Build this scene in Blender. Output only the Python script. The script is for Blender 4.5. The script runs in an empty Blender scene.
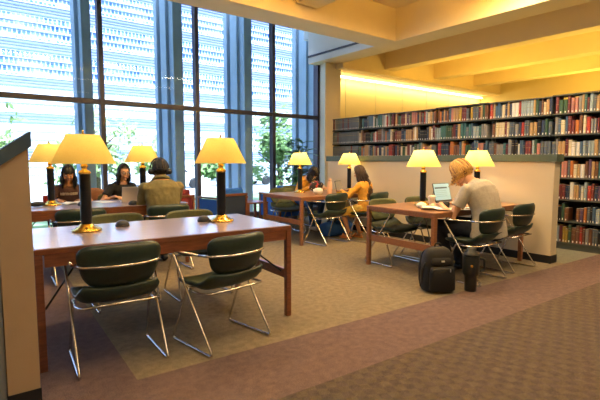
import bpy, bmesh, math, random
from mathutils import Vector, Matrix, noise
random.seed(7)
PI = math.pi
SC = bpy.context.scene
COL = SC.collection
V = Vector

# ------------------------------------------------------------------ materials
def nodes(name):
    m = bpy.data.materials.new(name); m.use_nodes = True
    nt = m.node_tree
    return m, nt, nt.nodes['Principled BSDF']

def mat(name, col, rough=.6, metal=0., noise_amt=0., scale=20., bump=0., bscale=80., spec=.5, coat=0., stretch=None):
    m, nt, b = nodes(name)
    b.inputs['Base Color'].default_value = (*col, 1)
    b.inputs['Roughness'].default_value = rough
    b.inputs['Metallic'].default_value = metal
    b.inputs['Specular IOR Level'].default_value = spec
    b.inputs['Coat Weight'].default_value = coat
    tc = nt.nodes.new('ShaderNodeTexCoord'); vec = tc.outputs['Object']
    if stretch:
        mp = nt.nodes.new('ShaderNodeMapping'); mp.inputs['Scale'].default_value = stretch
        nt.links.new(vec, mp.inputs['Vector']); vec = mp.outputs['Vector']
    if noise_amt > 0:
        n = nt.nodes.new('ShaderNodeTexNoise'); n.inputs['Scale'].default_value = scale
        n.inputs['Detail'].default_value = 5
        nt.links.new(vec, n.inputs['Vector'])
        r = nt.nodes.new('ShaderNodeValToRGB')
        a = max(0, 1 - noise_amt); c = 1 + noise_amt
        r.color_ramp.elements[0].position = .3; r.color_ramp.elements[1].position = .7
        r.color_ramp.elements[0].color = (*[x*a for x in col], 1)
        r.color_ramp.elements[1].color = (*[min(1, x*c) for x in col], 1)
        nt.links.new(n.outputs['Fac'], r.inputs['Fac']); nt.links.new(r.outputs['Color'], b.inputs['Base Color'])
    if bump > 0:
        n2 = nt.nodes.new('ShaderNodeTexNoise'); n2.inputs['Scale'].default_value = bscale
        nt.links.new(vec, n2.inputs['Vector'])
        bp = nt.nodes.new('ShaderNodeBump'); bp.inputs['Strength'].default_value = bump; bp.inputs['Distance'].default_value = .01
        nt.links.new(n2.outputs['Fac'], bp.inputs['Height']); nt.links.new(bp.outputs['Normal'], b.inputs['Normal'])
    return m

def emis(name, col, s):
    m, nt, b = nodes(name)
    b.inputs['Base Color'].default_value = (*col, 1)
    b.inputs['Emission Color'].default_value = (*col, 1); b.inputs['Emission Strength'].default_value = s
    return m

M = {}
M['wood'] = mat('wood_reddish', (.19, .062, .028), .36, noise_amt=.3, scale=9, stretch=(1, 8, 8), coat=.2)
M['woodlight'] = mat('wood_oak', (.25, .10, .042), .4, noise_amt=.25, scale=9, stretch=(1, 8, 8), coat=.2)
M['top'] = mat('tabletop_laminate', (.44, .35, .38), .30, noise_amt=.10, scale=6, stretch=(1, 9, 1), spec=1, coat=1)
M['top'].node_tree.nodes['Principled BSDF'].inputs['Coat Roughness'].default_value = .22
M['top'].node_tree.nodes['Principled BSDF'].inputs['Coat IOR'].default_value = 1.75
M['topwarm'] = mat('tabletop_warm', (.36, .165, .07), .33, noise_amt=.15, scale=6, stretch=(9, 1, 1), spec=.6, coat=.25)
M['chrome'] = mat('chrome', (.72, .70, .68), .18, 1.)
M['black_metal'] = mat('black_metal', (.012, .012, .015), .35)
M['pole'] = mat('lamp_column_black', (.008, .010, .018), .35, spec=.3)
M['brass'] = mat('brass', (.86, .55, .13), .2, 1.)
M['shell'] = mat('chair_shell_dark_green', (.016, .034, .028), .36, noise_amt=.15, scale=40)
M['padback'] = mat('chair_back_pad_olive', (.095, .105, .048), .5, noise_amt=.15, scale=60, bump=.15, bscale=200)
M['pad'] = mat('chair_seat_pad_green', (.034, .048, .026), .5, noise_amt=.15, scale=60, bump=.15, bscale=200)
M['paint'] = mat('wall_paint', (.66, .58, .44), .8, noise_amt=.03, scale=2, bump=.05, bscale=120)
M['ceil'] = mat('ceiling_paint', (.85, .70, .41), .85, noise_amt=.03, scale=2)
M['yellowwall'] = mat('pale_panel_wall', (.80, .67, .34), .7, noise_amt=.02, scale=2)
M['seam'] = mat('panel_seam', (.62, .54, .32), .8)
M['cap'] = mat('grey_green_ledge', (.085, .12, .10), .5, noise_amt=.08, scale=15)
M['capblue'] = mat('slate_blue_ledge', (.05, .09, .14), .5, noise_amt=.08, scale=15)
M['base'] = mat('black_baseboard', (.012, .012, .014), .5)
M['whitepaint_lit'] = mat('white_paint_window_lit', (.82, .81, .82), .8, noise_amt=.02, scale=3)
M['panel'] = mat('tan_panel', (.44, .32, .21), .75, noise_amt=.04, scale=6, bump=.08, bscale=150)
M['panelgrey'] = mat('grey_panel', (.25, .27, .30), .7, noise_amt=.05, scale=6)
M['frame'] = mat('window_bronze', (.055, .05, .07), .4, .3)
M['steel'] = mat('bookcase_steel', (.075, .085, .075), .5, noise_amt=.08, scale=10)
M['gapshade'] = mat('shade_behind_books', (.012, .012, .012), .8)
M['fin'] = mat('exterior_concrete', (.34, .46, .60), .8, noise_amt=.08, scale=3)
M['trunk'] = mat('bark', (.14, .10, .07), .9, noise_amt=.3, scale=20)
M['leaf'] = mat('leaf_green', (.22, .36, .13), .6, noise_amt=.4, scale=2.5)
M['leaf2'] = mat('leaf_grey_green', (.42, .54, .26), .6, noise_amt=.4, scale=2.5)
M['plantleaf'] = mat('houseplant_leaf', (.035, .16, .04), .35, noise_amt=.3, scale=12)
M['pot'] = mat('clay_pot', (.28, .26, .24), .6)
M['soil'] = mat('soil', (.04, .025, .015), .9, noise_amt=.3, scale=40)
M['white'] = mat('white_plastic', (.8, .78, .73), .45)
M['paper'] = mat('paper', (.82, .80, .74), .8, noise_amt=.03, scale=40)
M['ink'] = mat('ink', (.06, .06, .08), .8)
M['silver'] = mat('laptop_silver', (.55, .53, .52), .35, .7)
M['darkgrey'] = mat('dark_grey_plastic', (.03, .03, .035), .4)
M['black'] = mat('black_nylon', (.006, .006, .007), .7, noise_amt=.3, scale=60, bump=.25, bscale=250)
M['blackmat'] = mat('black_matte_steel', (.016, .018, .017), .38)
M['red'] = mat('red_paint', (.5, .03, .02), .4)
M['redfab'] = mat('maroon_upholstery', (.20, .022, .035), .8, noise_amt=.15, scale=80, bump=.2, bscale=300)
M['bluefab'] = mat('bright_blue_upholstery', (.02, .14, .66), .8, noise_amt=.12, scale=80, bump=.2, bscale=300)
M['navyfab_shadeblue'] = mat('navy_and_shaded_blue_fabric', (.015, .03, .075), .85, noise_amt=.15, scale=80, bump=.2, bscale=300)
M['screen'] = None
M['peach'] = mat('peach_bottle', (.80, .50, .33), .4)
M['hairblack'] = mat('hair_black', (.012, .009, .009), .4, noise_amt=.4, scale=60, stretch=(4, 4, 1))
M['hairbrown'] = mat('hair_dark_brown', (.045, .020, .012), .4, noise_amt=.4, scale=60, stretch=(4, 4, 1))
M['hairstreak'] = mat('hair_dark_blond', (.30, .15, .05), .45, noise_amt=.4, scale=50)
M['hairblond'] = mat('hair_blond', (.62, .36, .09), .45, noise_amt=.4, scale=50, stretch=(4, 4, 1))
M['skin1'] = mat('skin_tan', (.56, .30, .17), .5, noise_amt=.06, scale=20)
M['skin2'] = mat('skin_light', (.66, .36, .22), .5, noise_amt=.06, scale=20)
M['skin3'] = mat('skin_warm', (.50, .24, .12), .5, noise_amt=.06, scale=20)
M['lip'] = mat('lips', (.45, .19, .13), .45)
M['eyewhite'] = mat('eye_white', (.75, .72, .68), .2)
M['iris'] = mat('eye_dark', (.02, .012, .01), .15)
M['brow'] = mat('brow_hair', (.03, .018, .012), .7)
M['browntee'] = mat('brown_jersey', (.075, .032, .028), .85, noise_amt=.12, scale=30, bump=.2, bscale=300)
M['letter'] = mat('beige_print', (.85, .74, .56), .8)
M['blacktee'] = mat('black_jersey', (.012, .014, .020), .85, noise_amt=.2, scale=30)
M['greenjkt'] = mat('army_green_cotton', (.19, .165, .075), .85, noise_amt=.14, scale=14, bump=.3, bscale=120)
M['mustard'] = mat('mustard_knit', (.68, .32, .035), .8, noise_amt=.12, scale=30, bump=.2, bscale=200)
M['yellowskirt'] = mat('yellow_cotton', (.74, .50, .10), .8, noise_amt=.2, scale=18, bump=.2, bscale=100)
M['greytee'] = mat('grey_marl_jersey', (.42, .39, .34), .85, noise_amt=.08, scale=60, bump=.2, bscale=200)
M['plaid'] = mat('pale_checked_cotton', (.62, .55, .40), .85, noise_amt=.3, scale=25)
M['darkpants'] = mat('dark_trousers', (.016, .018, .026), .85, noise_amt=.2, scale=30)
M['jeans'] = mat('blue_denim', (.05, .12, .28), .85, noise_amt=.25, scale=40)
M['oliveskirt'] = mat('olive_yellow_cotton', (.45, .38, .08), .85, noise_amt=.3, scale=20)
M['sandal'] = mat('orange_leather', (.62, .20, .05), .5)
M['sneaker'] = mat('pale_sneaker', (.62, .52, .50), .6)
M['navycap'] = mat('navy_knit', (.012, .018, .035), .9, noise_amt=.2, scale=80, bump=.4, bscale=200)
M['carpaint'] = mat('white_car_paint', (.75, .77, .8), .3)
M['carred'] = mat('grey_car_paint', (.35, .38, .42), .3)
M['carglass'] = mat('car_glass', (.05, .06, .08), .1)
M['lamp_metal'] = mat('light_fixture_white', (.8, .8, .78), .5)
M['duffel'] = mat('blue_canvas', (.02, .11, .42), .8, noise_amt=.15, scale=40, bump=.3, bscale=80)
M['floral'] = mat('floral_cloth', (.30, .04, .04), .8)
M['tube_emit'] = emis('fluorescent_tube_warm', (1, .80, .42), 9)
M['panel_emit'] = emis('fill_diffuser_warm', (1, .78, .45), 5)

def floral():
    m, nt, b = nodes('patterned_cloth')
    v = nt.nodes.new('ShaderNodeTexVoronoi'); v.inputs['Scale'].default_value = 22
    tc = nt.nodes.new('ShaderNodeTexCoord'); nt.links.new(tc.outputs['Object'], v.inputs['Vector'])
    r = nt.nodes.new('ShaderNodeValToRGB'); r.color_ramp.interpolation = 'CONSTANT'
    e = r.color_ramp.elements; e[0].color = (.02, .012, .012, 1); e[1].position = .45; e[1].color = (.28, .03, .03, 1)
    x = e.new(.66); x.color = (.62, .45, .30, 1); x = e.new(.84); x.color = (.03, .02, .02, 1)
    sp = nt.nodes.new('ShaderNodeSeparateColor'); nt.links.new(v.outputs['Color'], sp.inputs[0])
    nt.links.new(sp.outputs[0], r.inputs['Fac']); nt.links.new(r.outputs['Color'], b.inputs['Base Color'])
    b.inputs['Roughness'].default_value = .8
    return m
M['floral'] = floral()

def shade_mat():
    m, nt, b = nodes('lampshade_yellow'); nt.nodes.remove(b)
    d = nt.nodes.new('ShaderNodeBsdfDiffuse'); t = nt.nodes.new('ShaderNodeBsdfTranslucent')
    n = nt.nodes.new('ShaderNodeTexNoise'); n.inputs['Scale'].default_value = 90
    tc = nt.nodes.new('ShaderNodeTexCoord'); nt.links.new(tc.outputs['Object'], n.inputs['Vector'])
    r = nt.nodes.new('ShaderNodeValToRGB')
    r.color_ramp.elements[0].color = (.93, .70, .20, 1); r.color_ramp.elements[1].color = (.98, .80, .28, 1)
    nt.links.new(n.outputs['Fac'], r.inputs['Fac'])
    nt.links.new(r.outputs['Color'], d.inputs['Color']); nt.links.new(r.outputs['Color'], t.inputs['Color'])
    mx = nt.nodes.new('ShaderNodeMixShader'); mx.inputs[0].default_value = .5
    nt.links.new(d.outputs[0], mx.inputs[1]); nt.links.new(t.outputs[0], mx.inputs[2])
    nt.links.new(mx.outputs[0], nt.nodes['Material Output'].inputs['Surface'])
    return m
M['shade'] = shade_mat()

def glass_mat():
    m, nt, b = nodes('window_glass'); nt.nodes.remove(b)
    t = nt.nodes.new('ShaderNodeBsdfTransparent'); t.inputs['Color'].default_value = (.85, .93, 1, 1)
    g = nt.nodes.new('ShaderNodeBsdfGlossy'); g.inputs['Roughness'].default_value = .02
    mx = nt.nodes.new('ShaderNodeMixShader'); mx.inputs[0].default_value = .006
    nt.links.new(t.outputs[0], mx.inputs[1]); nt.links.new(g.outputs[0], mx.inputs[2])
    nt.links.new(mx.outputs[0], nt.nodes['Material Output'].inputs['Surface'])
    return m
M['glass'] = glass_mat()

def carpet(name, c1, c2, scale=160, bump=.5):
    m, nt, b = nodes(name)
    tc = nt.nodes.new('ShaderNodeTexCoord')
    n = nt.nodes.new('ShaderNodeTexNoise'); n.inputs['Scale'].default_value = scale; n.inputs['Detail'].default_value = 3
    n3 = nt.nodes.new('ShaderNodeTexNoise'); n3.inputs['Scale'].default_value = scale*.12
    r = nt.nodes.new('ShaderNodeValToRGB')
    r.color_ramp.elements[0].position = .35; r.color_ramp.elements[1].position = .65
    r.color_ramp.elements[0].color = (*c1, 1); r.color_ramp.elements[1].color = (*c2, 1)
    ad = nt.nodes.new('ShaderNodeMath'); ad.operation = 'MULTIPLY_ADD'; ad.inputs[1].default_value = .35
    sb = nt.nodes.new('ShaderNodeMath'); sb.operation = 'SUBTRACT'; sb.inputs[1].default_value = .175
    nt.links.new(tc.outputs['Object'], n.inputs['Vector']); nt.links.new(tc.outputs['Object'], n3.inputs['Vector'])
    nt.links.new(n3.outputs['Fac'], ad.inputs[0]); nt.links.new(n.outputs['Fac'], ad.inputs[2])
    nt.links.new(ad.outputs[0], sb.inputs[0]); nt.links.new(sb.outputs[0], r.inputs['Fac'])
    nt.links.new(r.outputs['Color'], b.inputs['Base Color'])
    bp = nt.nodes.new('ShaderNodeBump'); bp.inputs['Strength'].default_value = bump; bp.inputs['Distance'].default_value = .01
    nt.links.new(n.outputs['Fac'], bp.inputs['Height']); nt.links.new(bp.outputs['Normal'], b.inputs['Normal'])
    b.inputs['Roughness'].default_value = .95; b.inputs['Specular IOR Level'].default_value = .15
    return m
M['c_tan'] = carpet('carpet_tan', (.14, .115, .08), (.30, .245, .165))
M['c_pink'] = carpet('carpet_rose_brown', (.105, .072, .075), (.20, .138, .130))
M['c_grey'] = carpet('carpet_grey_green', (.17, .17, .14), (.26, .26, .21))
def carpet_check():
    m = carpet('carpet_checked', (.075, .058, .050), (.155, .122, .098))
    nt = m.node_tree; b = nt.nodes['Principled BSDF']
    tc = nt.nodes.new('ShaderNodeTexCoord')
    w = nt.nodes.new('ShaderNodeTexNoise'); w.inputs['Scale'].default_value = 30
    mp = nt.nodes.new('ShaderNodeMapping'); mp.inputs['Rotation'].default_value = (0, 0, math.radians(24))
    nt.links.new(tc.outputs['Object'], mp.inputs['Vector'])
    mixv = nt.nodes.new('ShaderNodeMixRGB'); mixv.blend_type = 'ADD'; mixv.inputs[0].default_value = .02
    nt.links.new(mp.outputs[0], mixv.inputs[1]); nt.links.new(w.outputs['Color'], mixv.inputs[2])
    nt.links.new(tc.outputs['Object'], w.inputs['Vector'])
    ch = nt.nodes.new('ShaderNodeTexChecker'); ch.inputs['Scale'].default_value = 16
    nt.links.new(mixv.outputs[0], ch.inputs['Vector'])
    ch.inputs['Color1'].default_value = (.84, .82, .92, 1); ch.inputs['Color2'].default_value = (1.02, 1.02, .94, 1)
    mu = nt.nodes.new('ShaderNodeMixRGB'); mu.blend_type = 'MULTIPLY'; mu.inputs[0].default_value = 1
    src = b.inputs['Base Color'].links[0].from_socket
    nt.links.new(src, mu.inputs[1]); nt.links.new(ch.outputs['Color'], mu.inputs[2])
    nt.links.new(mu.outputs[0], b.inputs['Base Color'])
    return m
M['c_check'] = carpet_check()

def facade_mat():
    m, nt, b = nodes('office_facade')
    tc = nt.nodes.new('ShaderNodeTexCoord')
    sx = nt.nodes.new('ShaderNodeSeparateXYZ'); nt.links.new(tc.outputs['Object'], sx.inputs[0])
    cb = nt.nodes.new('ShaderNodeCombineXYZ')
    nt.links.new(sx.outputs['X'], cb.inputs['X']); nt.links.new(sx.outputs['Z'], cb.inputs['Y'])
    br = nt.nodes.new('ShaderNodeTexBrick'); nt.links.new(cb.outputs[0], br.inputs['Vector'])
    br.offset = .5; br.inputs['Scale'].default_value = 1
    br.inputs['Brick Width'].default_value = .30; br.inputs['Row Height'].default_value = .55
    br.inputs['Mortar Size'].default_value = .045; br.inputs['Mortar Smooth'].default_value = .2
    br.inputs['Color1'].default_value = (.04, .14, .48, 1); br.inputs['Color2'].default_value = (.20, .36, .72, 1)
    br.inputs['Mortar'].default_value = (.92, .96, 1, 1)
    # broad horizontal bands: spandrels (white) against glazing (blue grid)
    wv = nt.nodes.new('ShaderNodeMath'); wv.operation = 'MODULO'; wv.inputs[1].default_value = 2.7
    nt.links.new(sx.outputs['Z'], wv.inputs[0])
    st = nt.nodes.new('ShaderNodeMath'); st.operation = 'GREATER_THAN'; st.inputs[1].default_value = 1.75
    nt.links.new(wv.outputs[0], st.inputs[0])
    n = nt.nodes.new('ShaderNodeTexNoise'); n.inputs['Scale'].default_value = .30; n.inputs['Detail'].default_value = 8; n.inputs['Roughness'].default_value = .75
    nt.links.new(cb.outputs[0], n.inputs['Vector'])
    r = nt.nodes.new('ShaderNodeValToRGB'); r.color_ramp.elements[0].position = .50; r.color_ramp.elements[1].position = .68
    nt.links.new(n.outputs['Fac'], r.inputs['Fac'])
    m1 = nt.nodes.new('ShaderNodeMixRGB'); m1.inputs[2].default_value = (.78, .86, 1, 1)
    nt.links.new(r.outputs['Color'], m1.inputs[0]); nt.links.new(br.outputs['Color'], m1.inputs[1])
    m2 = nt.nodes.new('ShaderNodeMixRGB'); m2.inputs[2].default_value = (.92, .93, 1, 1)
    nt.links.new(st.outputs[0], m2.inputs[0]); nt.links.new(m1.outputs[0], m2.inputs[1])
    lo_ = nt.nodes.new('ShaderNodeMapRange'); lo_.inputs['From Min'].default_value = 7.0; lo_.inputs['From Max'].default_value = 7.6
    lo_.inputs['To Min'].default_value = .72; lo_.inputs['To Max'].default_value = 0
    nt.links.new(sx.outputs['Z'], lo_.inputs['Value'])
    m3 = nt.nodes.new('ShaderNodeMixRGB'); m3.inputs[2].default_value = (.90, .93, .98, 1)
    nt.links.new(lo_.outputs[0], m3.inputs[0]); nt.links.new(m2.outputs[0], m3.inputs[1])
    nt.links.new(m3.outputs[0], b.inputs['Base Color'])
    b.inputs['Roughness'].default_value = .7
    return m
M['facade'] = facade_mat()
M['facade_line'] = mat('facade_ledge', (.13, .20, .48), .7)
M['pave'] = mat('outdoor_paving', (.72, .76, .78), .9, noise_amt=.12, scale=.6)
M['grass'] = mat('lawn', (.30, .42, .22), .9, noise_amt=.3, scale=2)

# ------------------------------------------------------------------ mesh builder
class MB:
    def __init__(s): s.bm = bmesh.new(); s.mats = []
    def mi(s, m):
        m = M[m] if isinstance(m, str) else m
        if m not in s.mats: s.mats.append(m)
        return s.mats.index(m)
    def face(s, vs, i, smooth=False):
        try:
            f = s.bm.faces.new(vs); f.material_index = i; f.smooth = smooth; return f
        except ValueError: return None
    def box(s, c, d, m, rz=0, R=None, bev=0.):
        i = s.mi(m); c = V(c); R = R or Matrix.Rotation(rz, 3, 'Z')
        vs = []
        for x in (-1, 1):
            for y in (-1, 1):
                for z in (-1, 1):
                    vs.append(s.bm.verts.new(c + R @ V((x*d[0]/2, y*d[1]/2, z*d[2]/2))))
        F = [(0,1,3,2),(4,6,7,5),(0,4,5,1),(2,3,7,6),(0,2,6,4),(1,5,7,3)]
        fs = [s.face([vs[k] for k in f], i) for f in F]
        if bev > 0:
            es = list({e for f in fs for e in f.edges})
            g = bmesh.ops.bevel(s.bm, geom=es, offset=bev, segments=2, affect='EDGES', profile=.6)
            for f in g['faces']: f.material_index = i
        return s
    def ring(s, c, ax1, ax2, r1, r2, n):
        return [s.bm.verts.new(c + ax1*(r1*math.cos(2*PI*k/n)) + ax2*(r2*math.sin(2*PI*k/n))) for k in range(n)]
    def skin(s, rings, i, cap=True, smooth=True):
        n = len(rings[0])
        for a, b in zip(rings, rings[1:]):
            for k in range(n): s.face([a[k], a[(k+1) % n], b[(k+1) % n], b[k]], i, smooth)
        if cap:
            s.face(list(reversed(rings[0])), i); s.face(rings[-1], i)
    def tube(s, pts, r, m, n=8, fillet=0., closed=False):
        i = s.mi(m); pts = [V(p) for p in pts]
        if fillet > 0:
            q = [pts[0]]
            for a, b, c in zip(pts, pts[1:], pts[2:]):
                d1 = (a-b); d2 = (c-b); f = min(fillet, d1.length*.45, d2.length*.45)
                p1 = b + d1.normalized()*f; p2 = b + d2.normalized()*f
                for t in (0, .25, .5, .75, 1): q.append(p1*(1-t)**2 + b*2*t*(1-t) + p2*t*t)
            q.append(pts[-1]); pts = q
        rs = r if isinstance(r, (list, tuple)) else [r]*len(pts)
        rings = []; up = None
        for k, p in enumerate(pts):
            a = pts[max(0, k-1)]; b = pts[min(len(pts)-1, k+1)]; t = (b-a).normalized()
            if up is None: up = V((0, 0, 1)) if abs(t.z) < .9 else V((1, 0, 0))
            x = t.cross(up).normalized(); up = x.cross(t).normalized()
            rings.append(s.ring(p, x, up, rs[k], rs[k], n))
        s.skin(rings, i); return s
    def lathe(s, prof, m, c=(0,0,0), n=20, cap=True, smooth=True, ax=None):
        i = s.mi(m); c = V(c); rings = []
        R = ax or Matrix.Identity(3)
        for r, z in prof:
            rings.append([s.bm.verts.new(c + R @ V((r*math.cos(2*PI*k/n), r*math.sin(2*PI*k/n), z))) for k in range(n)])
        s.skin(rings, i, cap, smooth); return s
    def capsule(s, p0, r0, p1, r1, m, n=10, flat=1., fup=None):
        i = s.mi(m); p0 = V(p0); p1 = V(p1); t = (p1-p0)
        t = t.normalized() if t.length > 1e-6 else V((0, 0, 1))
        up = V(fup) if fup is not None else (V((0, 0, 1)) if abs(t.z) < .9 else V((0, 1, 0)))
        x = t.cross(up).normalized(); u = x.cross(t).normalized(); rings = []
        for a in (-80, -50, -20): a = math.radians(a); rings.append(s.ring(p0 + t*r0*math.sin(a), x, u, r0*math.cos(a), r0*math.cos(a)*flat, n))
        for a in (20, 50, 80): a = math.radians(a); rings.append(s.ring(p1 + t*r1*math.sin(a), x, u, r1*math.cos(a), r1*math.cos(a)*flat, n))
        s.skin(rings, i); return s
    def ball(s, c, rad, m, R=None, n=16, nr=10, fn=None):
        i = s.mi(m); c = V(c); R = R or Matrix.Identity(3); rings = []
        for j in range(1, nr):
            th = PI*j/nr; rr = []
            for k in range(n):
                p = V((math.sin(th)*math.cos(2*PI*k/n), math.sin(th)*math.sin(2*PI*k/n), -math.cos(th)))
                if fn: p = fn(p)
                rr.append(s.bm.verts.new(c + R @ V((p.x*rad[0], p.y*rad[1], p.z*rad[2]))))
            rings.append(rr)
        s.skin(rings, i); return s
    def loft(s, rings, m, n=20, pw=2.4):
        """rings: (centre, xaxis, yaxis, hw, hd)"""
        i = s.mi(m); R = []
        for c, ax, ay, hw, hd in rings:
            rr = []
            for k in range(n):
                a = 2*PI*k/n; ca, sa = math.cos(a), math.sin(a)
                x = math.copysign(abs(ca)**(2/pw), ca); y = math.copysign(abs(sa)**(2/pw), sa)
                rr.append(s.bm.verts.new(V(c) + ax*(x*hw) + ay*(y*hd)))
            R.append(rr)
        s.skin(R, i); return s
    def prism(s, poly, z0, z1, m, to=lambda x, y, z: V((x, y, z))):
        i = s.mi(m); a = [s.bm.verts.new(to(x, y, z0)) for x, y in poly]; b = [s.bm.verts.new(to(x, y, z1)) for x, y in poly]
        n = len(poly)
        s.face(list(reversed(a)), i); s.face(b, i)
        for k in range(n): s.face([a[k], a[(k+1) % n], b[(k+1) % n], b[k]], i)
        return s
    def sheet(s, grid, thick, m, m2=None):
        """grid[i][j] points -> closed padded sheet; thickness along -normal; m front, m2 back+rim"""
        i1 = s.mi(m); i2 = s.mi(m2 or m); ni = len(grid); nj = len(grid[0])
        def nrm(a, b):
            p = grid[min(a+1, ni-1)][b] - grid[max(a-1, 0)][b]; q = grid[a][min(b+1, nj-1)] - grid[a][max(b-1, 0)]
            return p.cross(q).normalized()
        A = [[s.bm.verts.new(grid[a][b]) for b in range(nj)] for a in range(ni)]
        B = []
        for a in range(ni):
            row = []
            for b in range(nj):
                e = min(a, ni-1-a, b, nj-1-b); t = thick*(1 if e > 1 else (.8 if e == 1 else .35))
                row.append(s.bm.verts.new(grid[a][b] - nrm(a, b)*t))
            B.append(row)
        for a in range(ni-1):
            for b in range(nj-1):
                s.face([A[a][b], A[a+1][b], A[a+1][b+1], A[a][b+1]], i1, True)
                s.face([B[a][b], B[a][b+1], B[a+1][b+1], B[a+1][b]], i2, True)
        loop = [(a, 0) for a in range(ni)] + [(ni-1, b) for b in range(1, nj)] + [(a, nj-1) for a in range(ni-2, -1, -1)] + [(0, b) for b in range(nj-2, 0, -1)]
        for (a, b), (c, d) in zip(loop, loop[1:]+loop[:1]):
            s.face([A[a][b], B[a][b], B[c][d], A[c][d]], i2, True)
        return s
    def mesh(s, name):
        bmesh.ops.recalc_face_normals(s.bm, faces=s.bm.faces)
        me = bpy.data.meshes.new(name); s.bm.to_mesh(me); s.bm.free()
        for m in s.mats: me.materials.append(m)
        return me
    def build(s, name, parent=None, loc=(0,0,0), rz=0, label=None, cat=None, group=None, kind=None):
        o = bpy.data.objects.new(name, s.mesh(name)); COL.objects.link(o)
        o.location = loc; o.rotation_euler = (0, 0, rz)
        if parent: o.parent = parent
        return tag(o, label, cat, group, kind)

def tag(o, label=None, cat=None, group=None, kind=None):
    if label: o['label'] = label
    if cat: o['category'] = cat
    if group: o['group'] = group
    if kind: o['kind'] = kind
    return o
def empty(name, loc=(0,0,0), rz=0, label=None, cat=None, group=None, kind=None):
    o = bpy.data.objects.new(name, None); COL.objects.link(o); o.empty_display_size = .1
    o.location = loc; o.rotation_euler = (0, 0, rz)
    return tag(o, label, cat, group, kind)
def kids(o): return [c for c in bpy.data.objects if c.parent == o]
def clone(root, loc, rz=0, label=None, group=None, scale=None):
    r = root.copy(); COL.objects.link(r); r.location = loc; r.rotation_euler = (0, 0, rz)
    if scale: r.scale = scale
    if label: r['label'] = label
    if group: r['group'] = group
    for ch in kids(root):
        c = ch.copy(); COL.objects.link(c); c.parent = r
        for g in kids(ch):
            d = g.copy(); COL.objects.link(d); d.parent = c
    return r
def remeshed(mb, name, vox, smooth_it=4, folds=0., fscale=.12, recolor=None):
    """union everything in mb into ONE continuous surface"""
    me = mb.mesh(name+'_raw'); o = bpy.data.objects.new(name+'_raw', me); COL.objects.link(o)
    md = o.modifiers.new('r', 'REMESH'); md.mode = 'VOXEL'; md.voxel_size = vox; md.use_smooth_shade = True
    if smooth_it:
        sm = o.modifiers.new('s', 'SMOOTH'); sm.factor = .5; sm.iterations = smooth_it
    if folds:
        tx = bpy.data.textures.new(name, 'CLOUDS'); tx.noise_scale = fscale
        dm = o.modifiers.new('d', 'DISPLACE'); dm.texture = tx; dm.strength = folds; dm.mid_level = .5
    dg = bpy.context.evaluated_depsgraph_get()
    out = bpy.data.meshes.new_from_object(o.evaluated_get(dg)); out.name = name
    mats = [m for m in me.materials]
    bpy.data.objects.remove(o); bpy.data.meshes.remove(me)
    if len(out.materials) == 0:
        for m in mats: out.materials.append(m)
    for p in out.polygons: p.use_smooth = True
    if recolor:
        for m in recolor[1]: out.materials.append(M[m])
        for p in out.polygons: p.material_index = recolor[0](p.center)
    else:
        for p in out.polygons: p.material_index = 0
    return out
def struct(mb, name): return mb.build(name, kind='structure')
def wall(name, c, d, m, **k): b = MB(); b.box(c, d, m, **k); return struct(b, name)

# ------------------------------------------------------------------ room shell
YW = 8.3      # glazing plane
def floor_piece(name, poly, z, m):
    b = MB(); b.prism(poly, z-.02, z, m); return struct(b, name)
b = MB(); b.prism([(-4,-4), (14,-4), (14,YW), (-4,YW)], -.14, -.02, 'base'); struct(b, 'floor')
def yb(x): return 1.99 - .04*(x-.0)          # checked / rose seam
def yt(x): return 2.66 - .047*(x-.0)         # rose / tan seam
floor_piece('floor_checked_carpet', [(-4,-4), (14,-4), (14,yb(14)), (-4,yb(-4))], 0, 'c_check')
floor_piece('floor_rose_band', [(-4,yb(-4)), (14,yb(14)), (14,yt(14)+.0), (6.05,yt(6.05)), (.81,yt(.81)), (1.12,YW), (-4,YW)], 0, 'c_pink')
floor_piece('floor_tan_carpet', [(.81,yt(.81)), (6.05,yt(6.05)), (6.05,YW), (1.12,YW)], 0, 'c_tan')
floor_piece('floor_grey_carpet', [(6.05,yt(6.05)), (14,yt(14)), (14,YW), (6.05,YW)], 0, 'c_grey')

wall('wall_back', (5, -4.1, 2.1), (18.2, .2, 4.4), 'paint')
wall('wall_left', (-4.1, 2.1, 2.1), (.2, 12.6, 4.8), 'paint')
wall('wall_right', (14.1, 2.1, 2.1), (.2, 12.6, 4.8), 'yellowwall')
b = MB()                                             # yellow panelled wall beyond the column
b.box(((7.26+14)/2, YW+.12, 2.35), (14-7.26, .2, 4.9), 'yellowwall')
for x in (7.87, 8.95, 10.03, 11.11, 12.19, 13.27): b.box((x, YW+.018, 1.7), (.012, .012, 3.3), 'seam')
struct(b, 'wall_far')
b = MB(); b.box((5, .97, 4.24), (18.4, 10.34, .3), 'ceil'); b.box((10.5, 7.3, 4.24), (7.4, 2.4, .3), 'ceil'); b.box((1.5, 7.3, 4.85), (11.2, 2.6, .2), 'ceil'); struct(b, 'ceiling')
wall('trim_30', (1.5, 6.07, 4.43), (10.9, .12, .7), 'ceil'); wall('trim_31', (6.94, 7.3, 4.43), (.5, 2.4, .70), 'whitepaint_lit'); wall('wall_head', (1.5, YW+.12, 4.75), (10.9, .1, .2), 'paint')
CB = 3.5; CT = 4.09
wall('trim_1', (1.34, 5.985, (CB+CT)/2), (10.7, .52, CT-CB), 'ceil', bev=.008)                 # deep beam along the window
wall('trim_2', (6.94, 2.1, (CB+CT)/2), (.52, 12.4, CT-CB), 'ceil', bev=.008)                # deep beam over the column
for k, x in enumerate((8.72, 10.68, 12.62)):
    wall('trim_%d' % (k+3), (x, 2.1, (CB+CT)/2), (.34, 12.4, CT-CB), 'ceil', bev=.008)
wall('trim_6', (10.6, 7.98, (3.38+CT)/2), (6.9, .66, CT-3.38), 'ceil', bev=.006)            # beam above the cove light
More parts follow.
